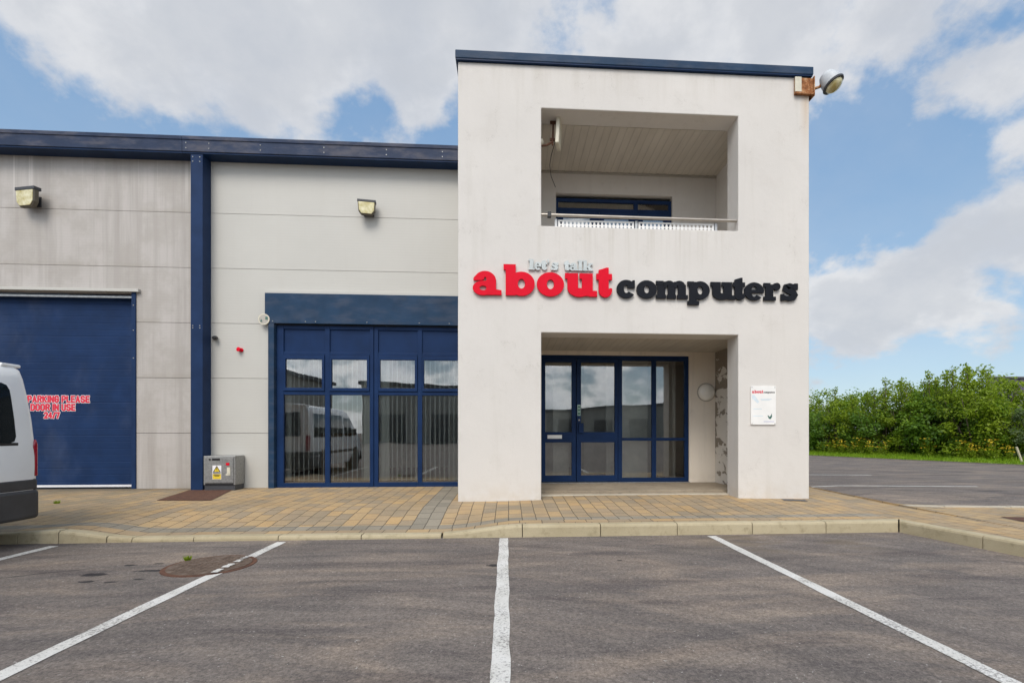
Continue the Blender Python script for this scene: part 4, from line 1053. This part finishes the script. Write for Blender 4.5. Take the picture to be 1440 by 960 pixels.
for s in (1, -1):
    for y0, y1 in ((-1.42, -.27), (-2.62, -1.56)):
        o = side_panel(s, y0, y1, 1.10, 1.72, .006, .02, rake1=-.03).build('side_window', 'tinted_glass', van, local=True)
        b = MB(); b.box(*sorted((s*(.972), s*(.990))), y0+.02, y1+.02, 1.075, 1.105); b.build('window_trim', 'rubber', o, local=True, bevel=.004)
    side_panel(s, -3.45, -2.74, 1.10, 1.66, .006, .02, rake0=.12, rad=.05).build('cab_window', 'tinted_glass', van, local=True)
    # tail light wraps the rear corner
    b = MB()
    b.prism([(-.022, .74), (-.022, 1.08), (-.04, 1.14), (-.085, 1.06), (-.06, .96), (-.065, .74)], s*.88, s*.982, 'x')
    b.build('tail_light', 'tail_red', van, local=True, bevel=.012, smooth=True)
    b = MB(); b.prism([(-4.62, .62), (-4.62, .86), (-4.80, .86), (-4.86, .62)], s*.62, s*.89, 'x'); b.build('headlight', 'chrome', van, local=True, bevel=.02)
    b = MB(); b.box(*sorted((s*.99, s*1.16)), -3.42, -3.32, 1.12, 1.34); b.build('door_mirror', 'bumper', van, local=True, bevel=.03)
    b = MB(); b.box(*sorted((s*.975, s*.999)), -3.6, -.62, .62, .70); b.build('rub_strip', 'bumper', van, local=True)
    for y in (-1.05, -3.85):
        w = empty('wheel', (s*.86, y, .33)); w.parent = van
        b = MB(); b.lathe([(.22, -.10), (.31, -.10), (.33, -.06), (.33, .06), (.31, .10), (.22, .10)], (0,0,0), (1,0,0), 28); b.build('tyre', 'rubber', w, local=True, smooth=True)
        b = MB(); b.lathe([(.218, -.085), (.218, .085), (.12, .07), (.05, .09)], (0,0,0), (s,0,0), 20); b.build('rim', 'galv', w, local=True, smooth=True)
        b = MB(); b.lathe([(.40, -.12), (.40, .112)], (s*.88, y, .36), (s,0,0), 28); b.build('wheel_arch', 'rubber', van, local=True)
# rear bumper wrapping the corners, in two steps
def wrap(z0, z1, out, yout, ln):
    return [(-.95-out, -ln), (-.95-out, -.05), (-.90, yout), (.90, yout), (.95+out, -.05), (.95+out, -ln), (.90, -ln), (.90, -.1), (-.90, -.1), (-.90, -ln)]
b = MB(); b.prism(wrap(0,0,.060, .055, .62), .29, .60, 'z'); b.build('rear_bumper', 'bumper', van, local=True, bevel=.035, smooth=True, seg=3)
b = MB(); b.prism(wrap(0,0,.045, .035, .62), .598, .715, 'z'); b.build('bumper_step', 'bumper', van, local=True, bevel=.02, smooth=True, seg=3)
b = MB(); b.prism([(-.94, -4.70), (-.9, -4.92), (.9, -4.92), (.94, -4.70)], .27, .60, 'z'); b.build('front_bumper', 'bumper', van, local=True, bevel=.03)
for x0, x1 in ((-.74, -.04), (.04, .74)):
    b = MB(); 
    z0, z1 = 1.12, 1.74
    b.face([(x0, rear(z0)+.006, z0), (x1, rear(z0)+.006, z0), (x1*.96, rear(z1)+.006, z1), (x0*.96, rear(z1)+.006, z1)])
    b.build('rear_window', 'tinted_glass', van, local=True)
b = MB(); b.box(-.26, .26, -.03, -.015, .86, .97); b.build('number_plate', 'decal_yellow', van, local=True)
b = MB()
ws = [(.66, -3.40, 1.905), (.74, -3.75, 1.645), (.80, -4.10, 1.295)]
for (wa, ya, za), (wb, yb, zb) in zip(ws[:-1], ws[1:]): b.face([(-wa, ya, za), (wa, ya, za), (wb, yb, zb), (-wb, yb, zb)])
b.build('windscreen', 'tinted_glass', van, local=True)

# ------------------------------------------------------------------ shrubs behind the verge
def leafquad(b, p, n, s, asp=.55):
    n = n.normalized(); t = n.orthogonal().normalized(); t = Matrix.Rotation(random.uniform(0, 2*pi), 3, n) @ t; u = n.cross(t)
    b.b.faces.new([b.b.verts.new(q) for q in (p-t*s, p-u*s*asp, p+t*s, p+u*s*asp)])
def crown(rx, ry, h, nclump, nleaf, ls, z0=.05):
    b = MB()
    for i in range(nclump):
        th = random.uniform(0, 2*pi); v = random.random(); rr = random.uniform(.55, 1.0)
        prof = (1-abs(2*v-.9)**2.4*.55)
        c = Vector((cos(th)*rx*rr*prof, sin(th)*ry*rr*prof, z0+v*h*random.uniform(.80, 1.06)))
        cr = random.uniform(.16, .44)
        for k in range(nleaf):
            d = Vector((random.gauss(0,1), random.gauss(0,1), random.gauss(0,.8))).normalized()
            p = c+d*cr*random.random()**.45
            if p.z < .03: continue
            n = d*.6+Vector((random.gauss(0,.5), random.gauss(0,.5), .7+random.gauss(0,.4)))
            leafquad(b, p, n, ls*random.uniform(.6, 1.25))
    return b
def make_shrub(kind, rx, ry, h, mt, ls=.085, nc=62, nl=92):
    r = empty('shrub', (0,0,0))
    crown(rx, ry, h, nc, nl, ls).build('foliage', mt, r, local=True, norm=False)
    b = MB()
    for k in range(7):
        a = random.uniform(0, 2*pi); q = random.uniform(.3, .8)
        b.tube([(cos(a)*.08, sin(a)*.08, 0), (cos(a)*rx*q*.5, sin(a)*ry*q*.5, h*.4), (cos(a)*rx*q, sin(a)*ry*q, h*.85)], [.035, .022, .008], 6)
    b.build('stems', 'bark', r, local=True)
    return r
protos = [make_shrub('a', 1.25, 1.15, 2.35, 'leaf_mid', .058, 66, 120), make_shrub('b', 1.2, 1.2, 2.5, 'leaf_light', .052, 66, 125), make_shrub('c', 1.3, 1.1, 2.2, 'leaf_dark', .066, 66, 105), make_shrub('d', 1.15, 1.15, 2.3, 'leaf_grey', .052, 62, 115)]
used = [False]*4
def place_shrub(k, t, w, sc_, label, zsc=1.0):
    p, d, nn = hedge_pt(t); p = p+nn*w
    r = protos[k] if not used[k] else copy_tree(protos[k])
    used[k] = True
    r.location = (p.x, p.y, -.06); r.rotation_euler = (0, 0, random.uniform(0, 2*pi)); r.scale = (sc_, sc_, sc_*zsc)
    tag(r, label, 'shrub', 'shrubs in the hedge behind the verge')
lbl = ['mid green leafy shrub in the hedge row behind the grass verge', 'yellow green fine leaved shrub in the hedge row behind the grass verge', 'dark green broad leaved shrub in the hedge row behind the grass verge', 'grey green willowy shrub in the hedge row behind the grass verge']
seq = [(1,-1.0,1.1),(0,.4,1.1),(2,1.8,1.08),(1,3.0,1.0),(3,4.3,.93),(0,5.4,.95),(1,6.2,1.22),(2,7.3,1.16),(0,8.4,1.14),(1,9.5,1.10),(2,10.6,1.12),(1,11.7,1.04),(2,12.9,1.08),(0,14.1,1.06),(1,15.5,1.05),(2,17.0,1.05),(0,18.6,1.1),(1,20.2,1.1),(2,21.8,1.15),(0,23.5,1.1),(1,25.2,1.15),(2,27,1.1),(0,29,1.15),(2,-2.5,1.1),(0,-4.0,1.1),(1,-5.6,1.1)]
for k, t, s in seq: place_shrub(k, t+random.uniform(-.2, .2), 3.0+random.uniform(-.25, .35), s, lbl[k], random.uniform(.92, 1.04))
for k, t, s in [(0,1.5,1.1),(1,3.6,.95),(1,6.2,1.14),(1,7.0,1.42),(0,8.6,1.36),(1,10.2,1.30),(0,12.2,1.28),(1,14.4,1.26)]:
    place_shrub(k, t, 5.1, s, ['taller mid green shrub standing behind the hedge row', 'taller yellow green shrub standing behind the hedge row'][k])
# saplings sticking out of the hedge top
def make_sapling():
    r = empty('sapling', (0,0,0)); b = MB(); f = MB(); h = 3.1
    b.tube([(0,0,0), (.05,.02,1.5), (.02,.05,h)], [.03,.02,.006], 6)
    for i in range(26):
        z = 1.6+1.5*i/26; a = random.uniform(0, 2*pi); ln = random.uniform(.15, .38)*(1-.5*i/26)
        e = Vector((.03+cos(a)*ln, .03+sin(a)*ln, z+ln*.9)); b.tube([(.03, .03, z), e], [.006, .003], 4)
        for k in range(10):
            p = Vector((.03, .03, z)).lerp(e, random.random())+Vector((random.gauss(0,.05), random.gauss(0,.05), random.gauss(0,.05)))
            leafquad(f, p, Vector((random.gauss(0,1), random.gauss(0,1), random.gauss(.4,1))), random.uniform(.035, .065))
    b.build('stem', 'bark', r, local=True); f.build('foliage', 'leaf_light', r, local=True, norm=False)
    return r
sp0 = make_sapling()
for i, (t, w, s) in enumerate([(6.1,3.1,1.08),(6.5,3.0,1.24),(7.1,2.9,1.22),(7.5,3.2,1.18),(7.9,3.0,1.20),(8.9,3.0,1.08),(9.3,3.2,1.14),(9.7,2.9,1.16),(10.4,3.2,1.02),(12.3,2.9,1.08),(8.3,3.3,1.1),(3.5,3.1,1.1),(6.2,3.6,1.15),(6.85,3.5,1.2),(7.3,3.7,1.12),(9.05,3.6,1.05),(10.9,3.3,.98),(11.5,3.2,.95),(10.1,3.5,1.02),(8.05,3.6,1.12)]):
    r = sp0 if i == 0 else copy_tree(sp0)
    p, d, nn = hedge_pt(t); p = p+nn*w; r.location = (p.x, p.y, -.06); r.scale = (s, s, s); r.rotation_euler = (0, 0, i*1.9)
    tag(r, 'thin leafy sapling poking above the top of the hedge', 'sapling', 'saplings rising out of the hedge')
# yellow ragwort plants at the hedge foot
def make_flower():
    r = empty('wildflower', (0,0,0)); b = MB(); f = MB()
    for i in range(14):
        a = random.uniform(0, 2*pi); q = random.uniform(.05, .3); h = random.uniform(.35, .75); e = Vector((cos(a)*q, sin(a)*q, h))
        b.tube([(0,0,0), e], [.006, .004], 4)
        for k in range(9): leafquad(b, e*random.uniform(.2, .9)+Vector((random.gauss(0,.04), random.gauss(0,.04), 0)), Vector((random.gauss(0,1), random.gauss(0,1), 1)), .04)
        for k in range(4): leafquad(f, e+Vector((random.gauss(0,.035), random.gauss(0,.035), .01)), Vector((random.gauss(0,.4), random.gauss(0,.4), 1)), .028, 1)
    b.build('stems', 'leaf_light', r, local=True, norm=False); f.build('flower_heads', 'flower_yellow', r, local=True, norm=False); return r
fl0 = make_flower()
for i, (t, w) in enumerate([(4.7,1.35),(5.1,1.2),(5.4,1.4),(5.8,1.25),(6.1,1.3),(9.2,1.3),(9.7,1.2),(10.2,1.35),(10.6,1.2),(11.1,1.3),(7.4,1.4),(11.6,1.3)]):
    r = fl0 if i == 0 else copy_tree(fl0)
    p, d, nn = hedge_pt(t); p = p+nn*(w+.45); r.location = (p.x, p.y, -.07); r.rotation_euler = (0, 0, i*2.1); s = random.uniform(.8, 1.15); r.scale = (s, s, s)
    tag(r, 'yellow flowering weed at the foot of the hedge', 'wildflower', 'yellow wildflowers below the hedge')
# leaning marker post at the right edge
p, d, nn = hedge_pt(4.05); p = p+nn*1.0
b = MB(); b.tube([(p.x+.02, p.y, -.1), (p.x-.16, p.y+.05, .50)], .035, 8); tag(b.build('marker_post', 'beige_post'), 'pale leaning marker post in the verge at the right edge', 'post')

# dark ribbed shed beyond the hedge
sh = empty('shed', (60, 47, 0), 'dark ribbed metal shed showing above the hedge', 'building')
b = MB(); x = 45.9; prof = []
while x < 80: prof += [(x, 45.0), (x+.30, 45.0), (x+.38, 45.08), (x+.62, 45.08)]; x += .70
pr = None
for (x, y) in prof:
    cur = [b.b.verts.new((x, y, -.2)), b.b.verts.new((x, y, 6.25))]
    if pr: b.b.faces.new((pr[0], cur[0], cur[1], pr[1]))
    pr = cur
b.prism([(45.95, 45.12), (80, 45.12), (95, 62), (63.5, 62)], -.2, 6.2, 'z'); b.build('wall', 'shed_metal', sh, norm=False)
b = MB(); b.prism([(45.8, 44.85), (80.2, 44.85), (95.3, 62.2), (63.6, 62.2)], 6.26, 6.40, 'z'); b.build('roof', 'roof_grey', sh)

# units across the yard (seen mirrored in the glazing)
def far_unit(x0, x1, y, h0, h1, label):
    r = empty('yard_building', ((x0+x1)/2, y, AZ), label, 'building')
    b = MB(); b.prism([(x0, AZ), (x1, AZ), (x1, h1), (x0, h0)], y-12, y); b.build('wall', 'far_wall', r)
    b = MB(); b.prism([(x0-.3, h0+.01), (x1+.3, h1+.01), (x1+.3, h1+.35), (x0-.3, h0+.35)], y-12.2, y+.25); b.build('roof', 'roof_grey', r)
    b = MB(); 
    n = int((x1-x0)/6)
    for i in range(n): b.box(x0+2+i*6, x0+5+i*6, y+.003, y+.05, AZ, 3.2)
    b.build('doors', 'dark_grey', r)
far_unit(-34, -17.5, -20, 7.0, 5.6, 'brown grey yard building mirrored in the shop window')
far_unit(-17, 1.5, -40, 6.6, 5.9, 'long brown grey yard building mirrored in the lower shop window panes')
far_unit(6, 26, -62, 4.4, 5.6, 'far low yard building mirrored in the entrance door glass')

# ------------------------------------------------------------------ sky, sun, camera
world = bpy.data.worlds.new('World'); sc.world = world; world.use_nodes = True
g = G(world.node_tree); bg = g.n['Background']
SUN_AZ, SUN_EL = 194, 48
sky = g.node('ShaderNodeTexSky', sky_type='NISHITA'); sky.sun_disc = False
sky.sun_elevation = R(SUN_EL); sky.sun_rotation = R(SUN_AZ); sky.air_density = 1.0; sky.dust_density = .6; sky.ozone_density = 1.6
dirv = g.node('ShaderNodeTexCoord').outputs['Generated']
dirv = g.vmath('NORMALIZE', dirv)
x, y, z = g.sep(dirv)
zz = g.math('ADD', g.math('MAXIMUM', z, 0.0), .55)
pv = g.comb(g.math('DIVIDE', x, zz), g.math('DIVIDE', y, zz), 0.0)
n1 = g.noise(g.vmath('ADD', pv, (3.1, 1.7, 0)), 5.2, 11, .56, .15)
n2 = g.noise(g.vmath('ADD', pv, (9.1, 4.7, 2.0)), 13, 9, .60, .1)
dens = g.math('ADD', g.math('ADD', g.math('MULTIPLY', n1, 2.0), g.math('MULTIPLY', n2, .75)), -.875)
BL = [(-33,35,8,.30),(-25,36.5,8,.32),(-17,36.5,7,.34),(-40,31,5,.20),(-24,32.5,4.5,.26),(-30,30.5,4,.18),(-10,39,8,.30),(-10,33.6,3.0,.26),(-14,27.8,3.2,.20),(-19,27.5,3.5,.16),(-38,31,6,.22),(-42.5,28.5,4,.16),(-35,27.5,3,.12),(-9,30.5,3,.18),(-46,32,5,.26),(-5,41,9,.24),
      (-15.5,31.8,3.6,-.20),(-45,25,7,-.10),
      (8,40,10,.26),(22,38,10,.32),(33,36.5,6,.30),(28,34,5,.2),(45,34,8,.26),(37,29.5,3.5,-.16),(48,23.5,5,.30),(43.5,27,3,.16),(46,28.5,3,.16),(36,23,7,-.30),(42,20,4,-.14),
      (40,15.5,5,.38),(46,14,5.5,.38),(36,13.5,4.5,.34),(34,11,4,.26),(38,10.5,3.5,.22),(45,9.2,3.2,.24),(33,15,3,.18),(41,12.5,4,.2),(40,5,6,-.24),(50,17,4,.2),(28,20,7,-.12)]
for az, el, rad, w in BL:
    c = (sin(R(az))*cos(R(el)), cos(R(az))*cos(R(el)), sin(R(el)))
    dt = g.vmath('DOT_PRODUCT', dirv, c, out=1)
    dens = g.math('ADD', dens, g.smooth(dt, cos(R(rad*1.35)), cos(R(rad*.1)), 0, w*.78))
dens = g.math('SUBTRACT', dens, g.math('MULTIPLY', g.math('MULTIPLY', g.smooth(z, .60, .50), g.smooth(x, .15, -.05)), g.math('MULTIPLY', g.smooth(y, -.1, .2), .14)))
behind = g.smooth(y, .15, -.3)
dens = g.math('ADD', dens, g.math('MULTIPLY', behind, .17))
mask = g.math('MAXIMUM', g.smooth(dens, .46, .84), g.smooth(n1, .25, .75, .0, .15))
shade = g.noise(g.vmath('ADD', pv, (1.1, 8.7, 5)), 5.0, 7, .6)
core = g.smooth(dens, .80, 1.15)
CL = 5.1
ccol = g.mix(g.smooth(shade, .36, .66), tuple(v*CL for v in (.76, .79, .85)), tuple(v*CL for v in (1.0, 1.0, 1.01)))
ccol = g.mix(g.math('MULTIPLY', core, .55), ccol, tuple(v*CL for v in (.74, .76, .80)))
hz = g.smooth(z, .62, -.02)
tint = g.mix(hz, tuple(v*CL for v in (.28, .52, .86)), tuple(v*CL for v in (.56, .76, .92)))
skyc = g.mix(.66, sky.outputs[0], tint)
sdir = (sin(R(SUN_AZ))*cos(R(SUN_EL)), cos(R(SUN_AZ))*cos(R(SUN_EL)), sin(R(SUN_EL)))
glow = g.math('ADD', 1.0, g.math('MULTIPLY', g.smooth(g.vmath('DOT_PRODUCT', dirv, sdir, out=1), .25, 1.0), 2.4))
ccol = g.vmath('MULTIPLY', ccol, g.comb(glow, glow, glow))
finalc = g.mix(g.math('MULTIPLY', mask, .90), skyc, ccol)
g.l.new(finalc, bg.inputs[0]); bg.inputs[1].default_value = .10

sl = bpy.data.lights.new('sun', 'SUN'); sl.energy = 1.5; sl.angle = R(28); sl.color = (1.0, .93, .84)
so = bpy.data.objects.new('sun', sl); col.objects.link(so)
dv = Vector((sin(R(SUN_AZ))*cos(R(SUN_EL)), cos(R(SUN_AZ))*cos(R(SUN_EL)), sin(R(SUN_EL))))
so.rotation_euler = dv.to_track_quat('Z', 'Y').to_euler(); so.location = (0, 0, 30)

cam = bpy.data.cameras.new('camera'); co = bpy.data.objects.new('camera', cam); col.objects.link(co)
cam.sensor_width = 36; cam.sensor_fit = 'HORIZONTAL'; cam.lens = 17.5
cam.shift_x = -40/1440; cam.shift_y = 128/1440
cam.clip_start = .05; cam.clip_end = 3000
co.location = (0, 0, 1.01); co.rotation_euler = (R(90), 0, R(-3.67))
sc.camera = co
sc.view_settings.view_transform = 'Standard'; sc.view_settings.look = 'None'
sc.view_settings.exposure = .66; sc.view_settings.gamma = 1
